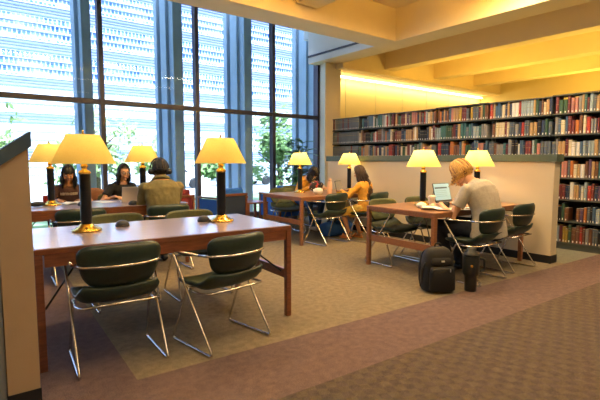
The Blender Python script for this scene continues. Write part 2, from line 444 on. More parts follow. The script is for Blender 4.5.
for k, x in enumerate((4.55, 2.55, .55, -1.45, -3.45)):
    wall('trim_%d' % (k+7), (x, .85, 3.9), (.42, 9.7, .40), 'ceil', bev=.006)
# column and its ledge
b = MB(); b.prism([(6.825,7.88), (7.295,7.88), (7.295,8.32), (6.975,8.32)], 0, 3.5, 'paint'); struct(b, 'wall_column')
wall('trim_32', (6.672, 7.28, 4.14), (.012, 2.04, 1.26), 'whitepaint_lit')  # added white sheet paints window light onto the beam side
wall('trim_12', (6.655, 7.3, 3.66), (.03, 1.98, .035), 'frame')
# half wall with cap
b = MB(); b.box((5.98, 4.61, .66), (.16, 4.24, 1.26), 'paint', bev=.004); struct(b, 'wall_partition')
b = MB(); b.box((5.98, 4.61, 1.325), (.20, 4.30, .095), 'cap', bev=.005); struct(b, 'trim_13')
b = MB(); b.box((5.98, 4.61, .05), (.175, 4.26, .1), 'base', bev=.003); struct(b, 'baseboard_partition')
# near left end panel with sloping cap
from_x, to_x, py = .172, .316, 2.65
b = MB(); b.prism([(from_x,.10), (to_x,.10), (to_x,1.362), (from_x,1.26)], py, py+.15, 'panel', to=lambda x, y, z: V((x, z, y))); struct(b, 'wall_near_left')
b = MB(); b.prism([(from_x-.004,0), (to_x+.004,0), (to_x+.004,.10), (from_x-.004,.10)], py-.004, py+.154, 'base', to=lambda x, y, z: V((x, z, y))); struct(b, 'baseboard_near_left')
b = MB(); b.prism([(-.4,.860), (to_x+.014,1.368), (to_x+.014,1.445), (-.4,.93)], py-.012, py+.165, 'capblue', to=lambda x, y, z: V((x, z, y))); struct(b, 'trim_14')
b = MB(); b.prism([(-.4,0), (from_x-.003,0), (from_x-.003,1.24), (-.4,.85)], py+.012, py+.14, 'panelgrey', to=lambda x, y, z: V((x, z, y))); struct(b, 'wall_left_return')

# ------------------------------------------------------------------ window wall
MX = [-3.14, -1.39, .36, 2.12, 3.87, 5.66]
win = empty('window_1', (0, YW, 0)); win['kind'] = 'structure'
for x in MX:
    MB().box((x, 0, 2.38), (.075, .14, 4.66), 'frame', bev=.004).build('mullion', win)
MB().box((6.93, 0, 2.38), (.09, .16, 4.66), 'frame').build('mullion', win)
MB().box((-4+.05, 0, 2.38), (.09, .16, 4.66), 'frame').build('mullion', win)
MB().box((1.5, -.005, 2.29), (10.9, .11, .085), 'frame', bev=.004).build('transom', win)
MB().box((1.5, 0, .14), (10.9, .14, .09), 'frame').build('sill_rail', win)
MB().box((1.5, 0, 4.68), (10.9, .14, .1), 'frame').build('head_rail', win)
xs = [-3.95] + MX + [6.93]
for a, c in zip(xs, xs[1:]):
    for z0, z1 in ((.18, 2.25), (2.33, 4.64)):
        MB().box(((a+c)/2, 0, (z0+z1)/2), (c-a-.06, .008, z1-z0), 'glass').build('pane', win)
b = MB(); b.box((1.48, YW, .045), (10.95, .3, .1), 'cap'); struct(b, 'trim_15')
# exterior blades beside each mullion
for k, x in enumerate([-3.25, -1.5, .25, 2.02, 3.71, 5.33, 7.3]):
    w = .16 if k < 4 else .2
    b = MB(); b.box((x, 9.13, 3.1), (w, .75, 7.4), 'fin', bev=.02); b.box((x-w/2-.03, 9.13, 3.1), (.06, .3, 7.4), 'fin')
    if k >= 4: b.box((x-w/2-.05, 9.42, 3.1), (.12, .16, 7.4), 'fin')
    struct(b, 'trim_%d' % (16+k))

# ------------------------------------------------------------------ outdoors
b = MB(); b.prism([(-60,YW+.3), (110,YW+.3), (110,90), (-60,90)], -.8, -.45, 'pave'); tag(b.build('ground'), kind='structure')
b = MB(); b.prism([(-20,13), (60,13), (60,19), (-20,19)], -.45, -.36, 'grass'); tag(b.build('lawn'), 'strip of lawn under the trees outside the window', 'lawn')
bd = empty('office_building', (10, 40, -.45), 0, 'pale blue and white office building filling the view outside the window', 'building')
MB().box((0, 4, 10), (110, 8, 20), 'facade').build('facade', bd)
for k in range(7):
    m = MB()
    for q, h in ((1.86, .10), (2.12, .05), (2.35, .09), (2.58, .05), (.6, .05), (1.2, .04)): m.box((0, -.08, q+2.7*k), (110, .2, h), 'facade_line')
    m.build('floor_ledge', bd)

def tree(x, y, h, r, lm, label, seed, n=900):
    rnd = random.Random(seed)
    root = empty('tree', (x, y, -.358), 0, label, 'tree', 'trees outside the window')
    t = MB(); t.tube([(0,0,0), (.05,.02,h*.3), (-.03,.05,h*.6), (0,0,h*.8)], [.13,.10,.07,.03], 'trunk', n=8)
    for k in range(7):
        a = rnd.uniform(0, 2*PI); z = h*rnd.uniform(.3, .6)
        t.tube([(0,0,z), (math.cos(a)*r*.4, math.sin(a)*r*.4, z+h*.14), (math.cos(a)*r*.7, math.sin(a)*r*.7, z+h*.22)], [.05,.035,.015], 'trunk', n=6)
    t.build('trunk', root)
    f = MB(); i = f.mi(lm)
    cl = [V((rnd.gauss(0, r*.42), rnd.gauss(0, r*.42), h*.62 + rnd.gauss(0, h*.16))) for _ in range(16)]
    for k in range(n):
        c = rnd.choice(cl) + V((rnd.gauss(0, r*.2), rnd.gauss(0, r*.2), rnd.gauss(0, r*.18)))
        d = V((rnd.gauss(0,1), rnd.gauss(0,1), rnd.gauss(0,1))).normalized(); e = d.orthogonal().normalized(); s = rnd.uniform(.07, .15)
        g = d.cross(e)
        vs = [f.bm.verts.new(c + d*s*1.4), f.bm.verts.new(c + e*s*.6 + g*s*.15), f.bm.verts.new(c - d*s*1.2), f.bm.verts.new(c - e*s*.6 + g*s*.15)]
        f.face(vs, i)
    f.build('foliage', root)
tree(3.9, 16.3, 3.3, 1.1, 'leaf2', 'loose pale green tree outside, behind the shade of the middle back lamp', 3, 1000)
tree(7.7, 14.6, 2.5, .8, 'leaf', 'small green tree outside, right of the front right lamp shade', 4, 700)
tree(10.2, 14.5, 3.2, 1.25, 'leaf', 'bushy green tree outside, left of the potted plant', 5, 1300)
tree(1.0, 18.3, 2.6, 1.0, 'leaf2', 'pale green tree outside, between the two women at the back table', 6, 900)
tree(.4, 13.5, 4.0, .7, 'leaf', 'thin sparse sapling outside, left of the back left lamp', 8, 90)
tree(14.2, 18, 3.3, 1.3, 'leaf', 'tall dense green tree outside, just left of the last mullion', 9, 900)
tree(6.9, 18.4, 2.8, .9, 'leaf2', 'distant pale tree outside, beside the head wearing headphones', 10, 700)

def car(x, y, rz, m, label):
    r = empty('car', (x, y, -.45), rz, label, 'car', 'cars parked outside the window')
    b = MB(); prof = [(-2.1,.3), (2.1,.3), (2.15,.65), (1.9,.85), (1.1,.95), (.5,1.4), (-1.0,1.42), (-1.6,1.0), (-2.1,.9)]
    b.prism(prof, -.85, .85, m, to=lambda x, y, z: V((x, z, y))); b.build('body', r)
    g = MB(); g.prism([(-1.45,1.0), (.95,1.0), (.47,1.34), (-.95,1.36)], -.87, .87, 'carglass', to=lambda x, y, z: V((x, z, y))); g.build('windows', r)
    for sx in (-1.3, 1.3):
        for sy in (-.8, .8):
            w = MB(); w.lathe([(.2,-.1), (.33,-.09), (.33,.09), (.2,.1)], 'black_metal', (sx, sy, .33), 18, ax=Matrix.Rotation(PI/2, 3, 'X')); w.build('wheel', r)
car(10.6, 27.0, .1, 'carpaint', 'white car parked outside, seen under the front right lamp shade')
car(16.3, 27.5, .0, 'carred', 'grey car parked outside, right of the white one')

# ------------------------------------------------------------------ added fill lights, cove strip
def fill_fixture(x, y, rz, label, z=3.78, L=1.2, up=50, power=60, col=(1, .80, .50)):  # added fixtures, up-light included, to brighten room and coffers
    r = empty('fill_light', (x, y, z), rz, label, 'fill light', 'added fill lights')
    MB().box((0,0,.03), (L+.06, .36, .06), 'lamp_metal', bev=.01).build('housing', r)
    MB().box((0,0,-.006), (L, .30, .012), 'panel_emit').build('diffuser', r)
    la = bpy.data.lights.new('fill_down_light', 'AREA'); la.shape = 'RECTANGLE'; la.size = L; la.size_y = .3
    la.energy = power; la.color = (1, .82, .56)
    lo = bpy.data.objects.new('fill_down', la); COL.objects.link(lo); lo.parent = r; lo.location = (0, 0, -.03)
    lb = bpy.data.lights.new('fill_up_light', 'AREA'); lb.shape = 'RECTANGLE'; lb.size = L; lb.size_y = .3; lb.energy = up; lb.color = (1, .62, .13)
    lo = bpy.data.objects.new('fill_up', lb); COL.objects.link(lo); lo.parent = r; lo.location = (0, 0, .08); lo.rotation_euler = (PI, 0, 0)
    for sx in (-.5, .5): MB().tube([(sx,0,.05), (sx,0,4.09-z)], .006, 'lamp_metal', n=6).build('hanger', r)
    return r
i = 0
for x, y in ((1.5,4.2), (3.6,4.2), (1.5,1.4), (3.6,1.4), (5.7,1.4), (5.75,3.3), (1.5,-1.5), (3.6,-1.5), (5.7,-1.5), (-.5,1.4)):
    fill_fixture(x, y, 0, 'added fill light hung in the coffer %s' % ['over the front table','over the aisle chairs','left above the checked carpet','middle above the checked carpet','right above the checked carpet','above the right table','far behind on the left','far behind in the middle','far behind on the right','at the far left'][i], power=(20, 30, 13, 20, 24, 40, 4, 6, 8, 12)[i], up=(60, 65, 20, 30, 60, 70, 5, 5, 5, 5)[i])
    i += 1
# cove strip on the far wall
r = empty('cove_light', (10.6, YW-.07, 3.33), 0, 'long glowing strip light along the top of the yellow wall', 'strip light')
MB().box((0, .03, .03), (6.6, .07, .05), 'lamp_metal').build('housing', r)
m = MB(); m.tube([(-3.3,-.0,-.01), (3.3,-.0,-.01)], .022, 'tube_emit', n=10); m.build('tube', r)
la = bpy.data.lights.new('cove', 'AREA'); la.shape = 'RECTANGLE'; la.size = 6.5; la.size_y = .05; la.energy = 38; la.color = (1, .80, .36)
lo = bpy.data.objects.new('cove_glow', la); COL.objects.link(lo); lo.parent = r; lo.location = (0, -.02, -.05); lo.rotation_euler = (math.radians(-12), 0, 0)
# added fill uplights on plain stands, unseen behind the bookcases, to yellow the ceiling
for k, (x, y) in enumerate(((9.6,5.8), (9.6,3.2), (11.6,5.4), (11.6,2.4), (12.9,4.4), (9.6,.4))):
    r = empty('fill_uplight', (x, y, 2.3), PI/2, 'added unseen uplight behind the bookcases, %s' % ['nearest the yellow wall','in the middle','third row back','fourth row back','farthest back','nearest the camera'][k], 'uplight', 'added fill uplights')
    MB().box((0,0,.03), (1.6, .16, .06), 'lamp_metal').build('housing', r)
    MB().box((0,0,-1.15), (1.7, .3, 2.30), 'steel').build('stand', r)
    la = bpy.data.lights.new('uplight', 'AREA'); la.shape = 'RECTANGLE'; la.size = 1.6; la.size_y = .12; la.energy = 26; la.color = (1, .62, .11)
    lo = bpy.data.objects.new('fill_up', la); COL.objects.link(lo); lo.parent = r; lo.location = (0, 0, .08); lo.rotation_euler = (PI, 0, 0)

# ------------------------------------------------------------------ tables
def table(name, c, rz, L, W, label, topm='top', wm='wood', H=.74, ah=.075):
    r = empty(name, (c[0], c[1], 0), rz, label, 'table', 'reading tables')
    t = MB(); t.box((0,0,H-.004), (L-.012, W-.012, .008), topm); t.build('tabletop_surface', r)
    t = MB(); t.box((0,0,H-.021), (L, W, .032), wm, bev=.003); t.build('tabletop', r)
    for s in (-1, 1):
        MB().box((0, s*(W/2-.016), H-.0375-ah/2), (L-.11, .024, ah), wm).build('apron', r)
        MB().box((s*(L/2-.016), 0, H-.0375-ah/2), (.024, W-.11, ah), wm).build('apron', r)
        st = MB(); st.box((s*(L/2-.03), 0, .345), (.026, W-.11, .075), wm, bev=.003); st.build('stretcher', r)
        for q in (-1, 1):
            MB().box((s*(L/2-.0235), q*(W/2-.0235), (H-.037)/2), (.046, .046, H-.037), wm, bev=.004).build('leg', r)
    for s in (-1, 1):
        bb = MB(); bb.tube([(s*(L/2-.055), -W/2+.08, .36), (s*(L/2-.40), -.05, H-.055)], .007, 'black_metal', n=6); bb.build('diagonal_brace', r)
    return r
RA = math.radians(-3.43)
table('reading_table', (1.375, 3.669), RA, 1.9225, 1.026, 'long front reading table with lilac-grey glossy top and two brass-based lamps')
table('reading_table', (1.48, 6.16), math.radians(-3.5), 2.03, 1.02, 'long back reading table by the window where two women sit facing the camera', wm='wood')
table('reading_table', (5.01, 5.865), math.radians(-.6), 1.70, 1.07, 'middle reading table beside the window column with peach bottle and bag on it', topm='topwarm', wm='woodlight', ah=.022)
table('reading_table', (4.925, 3.335), math.radians(-2.5), 1.79, 1.03, 'right reading table against the half wall with open laptop and white papers', topm='topwarm', wm='woodlight', ah=.022)

# ------------------------------------------------------------------ chairs
def make_chair(label):
    r = empty('stacking_chair', (0,0,0), 0, label, 'chair')
    # backrest: curved padded shell, top wider than bottom, wings forward
    ni, nj = 17, 11; g = []
    for a in range(ni):
        row = []
        u = -1 + 2*a/(ni-1)
        for b_ in range(nj):
            v = -1 + 2*b_/(nj-1)
            uu = u*math.sqrt(1 - .20*v**4*abs(u)**1.5)
            vv = v*math.sqrt(1 - .38*u**6)
            hw = .232 + .034*vv
            x = uu*hw; z = .662 + vv*.135
            y = -.245 + .62*x*x*(1.7) - .03*vv + .015*vv*vv
            row.append(V((x, y, z)))
        g.append(row)
    m = MB(); m.sheet([list(reversed(q)) for q in g], .028, 'padback', 'shell')
    m.build('backrest', r)
    g = []
    for a in range(ni):
        row = []; u = -1 + 2*a/(ni-1)
        for b_ in range(15):
            v = -1 + 2*b_/14
            uu = u*math.sqrt(1 - .25*abs(v)**5); vv = v*math.sqrt(1 - .16*u**4)
            x = uu*.248; y = .0 + vv*.228
            z = .452 + .018*u*u
            if v < -.35: z += .080*((-.35-v)/.65)**1.5
            if v > .6: z -= .02*((v-.6)/.4)**2
            row.append(V((x, y, z)))
        g.append(row)
    m = MB(); m.sheet(g, .050, 'pad', 'shell'); m.build('seat', r)
    R_ = .0088
    for s in (-1, 1):
        m = MB()
        m.tube([(s*.262,-.12,.668), (s*.27,.20,.660), (s*.262,-.26,.010), (s*.255,.235,.010), (s*.243,.06,.405), (s*.246,.02,.404)], R_, 'chrome', n=8, fillet=.035)
        m.build('sled_leg', r)
    m = MB(); m.tube([(-.262,-.12,.668), (-.225,-.225,.668), (-.12,-.278,.668), (0,-.292,.668), (.12,-.278,.668), (.225,-.225,.668), (.262,-.12,.668)], R_, 'chrome', n=8, fillet=.03); m.build('back_rail', r)
    m = MB(); m.tube([(-.243,.06,.405), (-.250,-.10,.402), (-.225,-.20,.412), (-.12,-.250,.428), (0,-.258,.432), (.12,-.250,.428), (.225,-.20,.412), (.250,-.10,.402), (.243,.06,.405)], R_, 'chrome', n=8, fillet=.03)
    m.tube([(-.24,.06,.405), (.24,.06,.405)], R_, 'chrome', n=8)
    m.build('seat_rail', r)
    return r
chair0 = make_chair('empty dark green chair at the front table, nearest the left panel')
chair0['group'] = 'chrome framed dark green chairs'
chair0.location = (.815, 3.045, 0); chair0.rotation_euler = (0, 0, math.radians(-4))
def chair(x, y, deg, label): return clone(chair0, (x, y, 0), math.radians(deg), label)
chair(1.51, 2.90, 9, 'empty dark green chair angled at the right end of the front table')
chair(1.20, 4.17, 177, 'olive-faced empty chair tucked at the far side of the front table, left one')
chair(1.87, 4.04, 176, 'olive-faced empty chair tucked at the far side of the front table, right one')
chair(1.07, 5.31, -3, 'empty dark chair on near side of the back table, left of green-jacketed person')
chair(1.97, 5.20, -2, 'dark chair holding the green-jacketed person with headphones')
chair(1.30, 7.02, 180, 'chair under the woman in the brown lettered T-shirt')
chair(1.96, 6.95, 178, 'chair under the woman with glasses behind the silver laptop')
chair(4.65, 5.31, 5, 'empty dark chair pushed in at near side of the middle table')
chair(5.32, 5.06, 8, 'dark chair under the long-haired woman in mustard top')
chair(5.30, 6.88, 176, 'chair under the bowed dark-haired person behind the middle table')
chair(4.70, 6.45, 172, 'empty olive-faced chair seen below the left end of the middle table')
chair(4.42, 3.76, 177, 'empty olive-seated chair facing us at the left of the right table')
chair(5.05, 3.70, 180, 'empty olive chair behind the right table, next to the lamp column')
chair(4.475, 2.69, 1, 'dark chair under the fair-haired man in grey T-shirt')
chair(5.28, 2.75, 1, 'empty dark chair against the half wall end, right of the grey-shirted man')

# ------------------------------------------------------------------ desk lamps
def make_lamp(label):
    r = empty('table_lamp', (0,0,0), 0, label, 'lamp', 'yellow shaded reading lamps')
    MB().lathe([(.105,0), (.112,.008), (.108,.016), (.088,.022), (.080,.030), (.062,.036), (.052,.050), (.046,.058), (.0,.058)], 'brass', n=32).build('base', r)
    MB().lathe([(.040,.055), (.0415,.10), (.0415,.43), (.040,.440)], 'pole', n=24).build('column', r)
    MB().lathe([(.044,.438), (.047,.448), (.040,.460), (.018,.472), (.024,.486), (.030,.498), (.020,.512), (.012,.525), (.012,.60)], 'brass', n=24).build('neck', r)
    s = MB()
    s.lathe([(.232,.515), (.1215,.732)], 'shade', n=48, cap=False)
    i = s.mi('brass')
    s.build('shade', r)
    m = MB(); m.tube([(-.12,0,.722), (.12,0,.722)], .0025, 'brass', n=6); m.tube([(0,-.12,.722), (0,.12,.722)], .0025, 'brass', n=6)
    m.tube([(0,0,.6), (0,0,.735)], .003, 'brass', n=6)
    m.lathe([(.010,.733), (.012,.742), (.006,.752), (.011,.762), (.0,.770)], 'brass', n=12); m.build('finial', r)
    bl = MB(); bl.lathe([(.012,.59), (.02,.61), (.03,.64), (.022,.67), (.0,.685)], 'white', n=14); bl.build('bulb', r)
    return r
lampspots = [
 ((.83,3.83), 1.3, 'large yellow-shaded lamp on the front table, nearest the left panel'),
 ((1.95,3.70), 1.5, 'yellow-shaded lamp near the right end of the front table'),
 ((.975,6.30), 2.5, 'yellow-shaded lamp on back table, left of the woman in brown'),
 ((2.08,6.20), 2.5, 'yellow-shaded lamp on back table, between glasses woman and green jacket'),
 ((4.75,6.14), 11, 'glowing pale yellow lamp on the middle table, in front of the potted plant'),
 ((5.72,5.93), 11, 'glowing pale yellow lamp on middle table, left of the long-haired woman'),
 ((4.62,3.48), 13, 'glowing pale yellow lamp at the left of the right table, by the white cup'),
 ((5.46,3.26), 13, 'glowing pale yellow lamp behind the fair-haired man\'s head')]
lamp0 = None
for (x, y), p, lab in lampspots:
    if lamp0 is None:
        lamp0 = make_lamp(lab); o = lamp0; o.location = (x, y, .74)
    else: o = clone(lamp0, (x, y, .74), 0, lab)
for (x, y), p, lab in lampspots:
    la = bpy.data.lights.new('bulb_light', 'POINT'); la.energy = p; la.color = (1, .80, .42); la.shadow_soft_size = .04
    lo = bpy.data.objects.new('bulb_light', la); COL.objects.link(lo); lo.location = (0, 0, .65)
    lo.parent = [o for o in bpy.data.objects if o.get('label') == lab][0]
    lo.location = (0, 0, .655)
    lo.visible_camera = True
bl_mat = emis('bulb_glass_lit', (1, .85, .5), 3)
for o in bpy.data.objects:
    if o.name.startswith('bulb') and o.type == 'MESH': o.data.materials[0] = bl_mat

# small dark domed outlets on tables
def dome(x, y, label, first=[None]):
    if first[0] is None:
        m = MB(); m.lathe([(.054,0), (.058,.007), (.054,.025), (.040,.044), (.018,.053), (0,.054)], 'darkgrey', n=24)
        o = m.build('power_dome', None, (x, y, .74), 0, label, 'power outlet', 'dark domed table outlets')
        k = MB(); k.box((0,-.044,.024), (.03,.02,.012), 'ink'); k.build('socket', o); first[0] = o
    else: clone(first[0], (x, y, .74), 0, label)
dome(1.13, 3.92, 'small dark domed outlet on front table, right of the left lamp')
dome(1.81, 3.78, 'small dark domed outlet on front table, left of the right lamp')
dome(1.27, 6.03, 'small dark domed outlet on back table, before the brown-shirted woman')
dome(1.80, 5.76, 'small dark domed outlet on back table, by the silver laptop')

# ------------------------------------------------------------------ bookcases and books
UY = [7.92, 7.04, 6.06, 5.07, 4.06, 3.05, 2.04, 1.03]
SH = [.10, .415, .73, 1.045, 1.36, 1.672, 1.975]
bay_names = ['far left bay', 'second bay from left', 'third bay from left', 'fourth bay from left', 'fifth bay from left', 'rightmost bay', 'bay beyond']
DEP = .26; XF = 7.05
for k in range(7):
    y1, y0 = UY[k], UY[k+1]; w = y1 - y0; yc = (y0+y1)/2
    r = empty('bookcase', (XF + DEP/2, yc, 0), 0, 'tall dark steel library bookcase, %s' % bay_names[k], 'bookcase', 'bookcases in the stacks')
    for s in (-1, 1):
        MB().box((.08, s*(w/2-.006), 1.11), (DEP-.16, .010, 2.2+.02*(k % 2)), 'steel').build('upright', r)
    MB().box((-.0, 0, .044), (DEP-.02, w-.026, .088), 'steel').build('plinth', r)
    for z in SH[:]:
        MB().box((0, 0, z-.0105), (DEP, w-.024, .020), 'steel', bev=.002).build('shelf', r)
    MB().box((0, 0, 2.225+.01*(k % 2)), (DEP, w-.004, .018), 'steel').build('top_panel', r)
    MB().box((DEP/2-.008, 0, .99), (.008, w-.05, 1.94), 'gapshade').build('back_panel', r)  # dark sheet stands for the shade behind open-backed shelves
BC = [('black',(.018,.016,.018)), ('navy',(.03,.05,.11)), ('blue',(.07,.14,.25)), ('teal',(.05,.16,.17)), ('green',(.04,.10,.06)),
      ('maroon',(.17,.035,.04)), ('red',(.42,.05,.035)), ('brown',(.18,.08,.045)), ('tan',(.50,.32,.15)), ('cream',(.72,.62,.42)),
      ('grey',(.26,.26,.27)), ('slate',(.12,.15,.19)), ('orange',(.52,.17,.04)), ('white',(.75,.73,.68)), ('ochre',(.45,.30,.05)), ('purple',(.12,.07,.14)), ('pink',(.50,.22,.20)), ('powder-blue',(.33,.42,.48))]
WT = [6,9,9,6,5,9,4,8,8,6,8,9,3,4,3,2,3,5]
bmesh_by = {}
def bookmesh(ci, var):
    key = (ci, var)
    if key in bmesh_by: return bmesh_by[key]
    nm, c = BC[ci]
    cm = M.get('book_'+nm) or mat('book_'+nm.replace(' ', '_'), tuple(v*.86 for v in c), .5, noise_amt=.12, scale=8); M['book_'+nm] = cm
    m = MB(); i = m.mi(cm); ip = m.mi('paper'); il = m.mi('paper'); ib = m.mi('letterband')
    # unit book: x depth 0..1 (spine at 0), y -.5...5, z 0..1
    def col(n, x0, off): return
    prof = [(1,-.5), (.06,-.5), (.015,-.36), (0,-.15), (0,.15), (.015,.36), (.06,.5), (1,.5)]
    zs = [0, .03, .14, .66, .69, .80, .82, 1] if var == 0 else [0, .03, .15, .54, .56, .86, .88, 1]
    band = {1: il, 3: ib, 5: ib} if var == 0 else {1: il, 3: ib, 5: ib}
    if var == 2: band = {1: il}
    rows = [[m.bm.verts.new((x, y, z)) for x, y in prof] for z in zs]
    for a in range(len(zs)-1):
        for k in range(len(prof)-1):
            mi = band.get(a, i) if 1 <= k <= 5 else i
            if band.get(a) == il and k != 3: mi = i
            m.face([rows[a][k], rows[a][k+1], rows[a+1][k+1], rows[a+1][k]], mi)
    m.face(list(reversed(rows[0])), i); m.face(rows[-1], ip); 
    for a in range(len(zs)-1): m.face([rows[a][-1], rows[a][0], rows[a+1][0], rows[a+1][-1]], ip)
    me = m.mesh('book'); bmesh_by[key] = me; return me
M['letterband'] = mat('gilt_title_band', (.30, .24, .13), .4, .3)
rb = random.Random(21)
slots = []
def shelf_name(s): return {6:'top shelf', 5:'second shelf down', 4:'third shelf down', 3:'fourth shelf down', 2:'fifth shelf down', 1:'sixth shelf down', 0:'bottom shelf'}[s]
for k in range(6):
    for s in range(7):
        if s < 4 and k < 5 : continue
        y = UY[k+1] + .004; yend = UY[k] - .003
        if k == 5: y = 2.18
        if s < 4:
            if k != 5: continue
        seq = []
        gap = rb.uniform(y, yend) if rb.random() < .15 else 99
        while y < yend:
            t = rb.uniform(.030, .056) if not (k <= 0) else .040
            if rb.random() < .3: t *= .8
            if y + t > yend: break
            if abs(y-gap) < .045: y += .05; continue
            h = rb.uniform(.185, .268) if k > 0 else .25
            if seq and rb.random() < .22: ci, h, t, vr = seq[-1][1], seq[-1][2], seq[-1][3], seq[-1][5]
            else: ci = rb.choices(range(len(BC)), WT)[0]; vr = rb.choice((0,1,2))
            if k == 0: ci = rb.choice((10, 11, 5)) if rb.random() < .2 else 11; vr = 0
            if y + t > yend: break
            seq.append([y+t/2, ci, min(h, .272 if s < 6 else .242), t, rb.uniform(.15, .2), vr]); y += t + (.0008 if rb.random() < .7 else .006)
        for n_, e in enumerate(seq): slots.append((k, s, seq, n_, e))
slots.sort(key=lambda q: q[4][0])
indiv = slots[:300]; rest = slots[300:]
used = set()
first = {}
for k, s, seq, n_, e in indiv:
    L = seq[n_+1][1] if n_+1 < len(seq) else None; Rr = seq[n_-1][1] if n_ > 0 else None   # larger y is further left in the view
    size = 'tall' if e[2] > .25 else ('short' if e[2] < .22 else ('thick' if e[3] > .045 else 'slim'))
    side = ('%s and %s books' % (BC[L][0] if L is not None else 'no', BC[Rr][0] if Rr is not None else 'no'))
    if L is None: loc = 'first on left beside a %s one' % (BC[Rr][0] if Rr is not None else 'bare')
    elif Rr is None: loc = 'last on right beside a %s one' % BC[L][0]
    else: loc = 'between %s and %s ones' % (BC[L][0], BC[Rr][0])
    lab = '%s %s book %s, %s, %s' % (size, BC[e[1]][0], loc, shelf_name(s), bay_names[k].replace(' from left', ''))
    tries = 0
    while lab in used and tries < 8:
        f = (n_+.5)/len(seq); part = 'left' if f > .66 else ('middle' if f > .33 else 'right')
        alt = ['lower', 'deeper-set', 'fuller', 'narrower', 'leaning', 'plain', 'neat', 'worn'][tries]
        lab = '%s %s book %s, %s %s, %s' % (size, BC[e[1]][0], loc, part, shelf_name(s).replace(' down', ''), bay_names[k].replace(' from left', '')); tries += 1
        if lab in used:
            e[1] = rb.choices(range(len(BC)), WT)[0]
            lab = '%s %s book %s, %s, %s' % (size, BC[e[1]][0], loc, shelf_name(s), bay_names[k].replace(' from left', ''))
    used.add(lab)
    o = bpy.data.objects.new('book', bookmesh(e[1], e[5])); COL.objects.link(o)
    o.location = (XF + .012 + rb.uniform(0, .012), e[0], SH[s] + .001); o.scale = (e[4], e[3]*.97, e[2])
    tag(o, lab, 'book', 'books in the stacks')
# everything further left: one mass of books
m = MB()
for k, s, seq, n_, e in rest:
    me = bookmesh(e[1], e[5]); remap = [m.mi(x) for x in me.materials]
    vs = [m.bm.verts.new((XF + .014 + v.co.x*e[4], e[0] + v.co.y*e[3]*.97, SH[s] + .001 + v.co.z*e[2])) for v in me.vertices]
    for p in me.polygons: m.face([vs[q] for q in p.vertices], remap[p.material_index])
m.build('books', None, (0,0,0), 0, 'rows of grey and mixed books filling the left bays of the stacks', 'books', 'books in the stacks', 'stuff')

# ------------------------------------------------------------------ people
def ik(a, c, l1, l2, pole):
    d = c - a; L = min(d.length, (l1+l2)*.999); dn = d.normalized()
    x = (l1*l1 - l2*l2 + L*L)/(2*L); h = math.sqrt(max(0, l1*l1 - x*x))
    p = V(pole); p = (p - dn*p.dot(dn)).normalized()
    return a + dn*x + p*h
def hand(b, w, d, n, side, m, curl=.5, s=1.):
    """w wrist, d finger direction, n back-of-hand normal, side +1/-1 thumb side"""
    d = V(d).normalized(); n = V(n); n = (n - d*n.dot(d)).normalized(); sd = d.cross(n).normalized()*side
    k = w + d*.078*s
    b.capsule(w, .020*s, w + d*.03*s, .022*s, m, flat=.75, fup=n)
    for q in (-.026, -.009, .009, .026):
        b.capsule(w + d*.012*s + sd*q*.7*s, .013*s, k + sd*q*s, .0115*s, m, n=8)
    for q, L in ((.028, .066), (.0095, .074), (-.0095, .069), (-.028, .054)):
        p = k + sd*q*s; a = curl*.5; segs = (.45, .31, .24)
        for j, f in enumerate(segs):
            dd = (d*math.cos(a) - n*math.sin(a) + sd*q*1.6).normalized(); e = p + dd*L*f*s
            b.capsule(p, (.0092-.0008*j)*s, e, (.0086-.0010*j)*s, m, n=8); p = e; a += curl*.8
    p = w + d*.018*s + sd*.024*s
    for j, (f, sp) in enumerate(((.038, 1.1), (.030, .75), (.024, .45))):
        dd = (d*1.0 + sd*sp - n*.35*curl*(j+.5)).normalized(); e = p + dd*f*s
        b.capsule(p, (.013-.0015*j)*s, e, (.011-.0012*j)*s, m, n=8); p = e

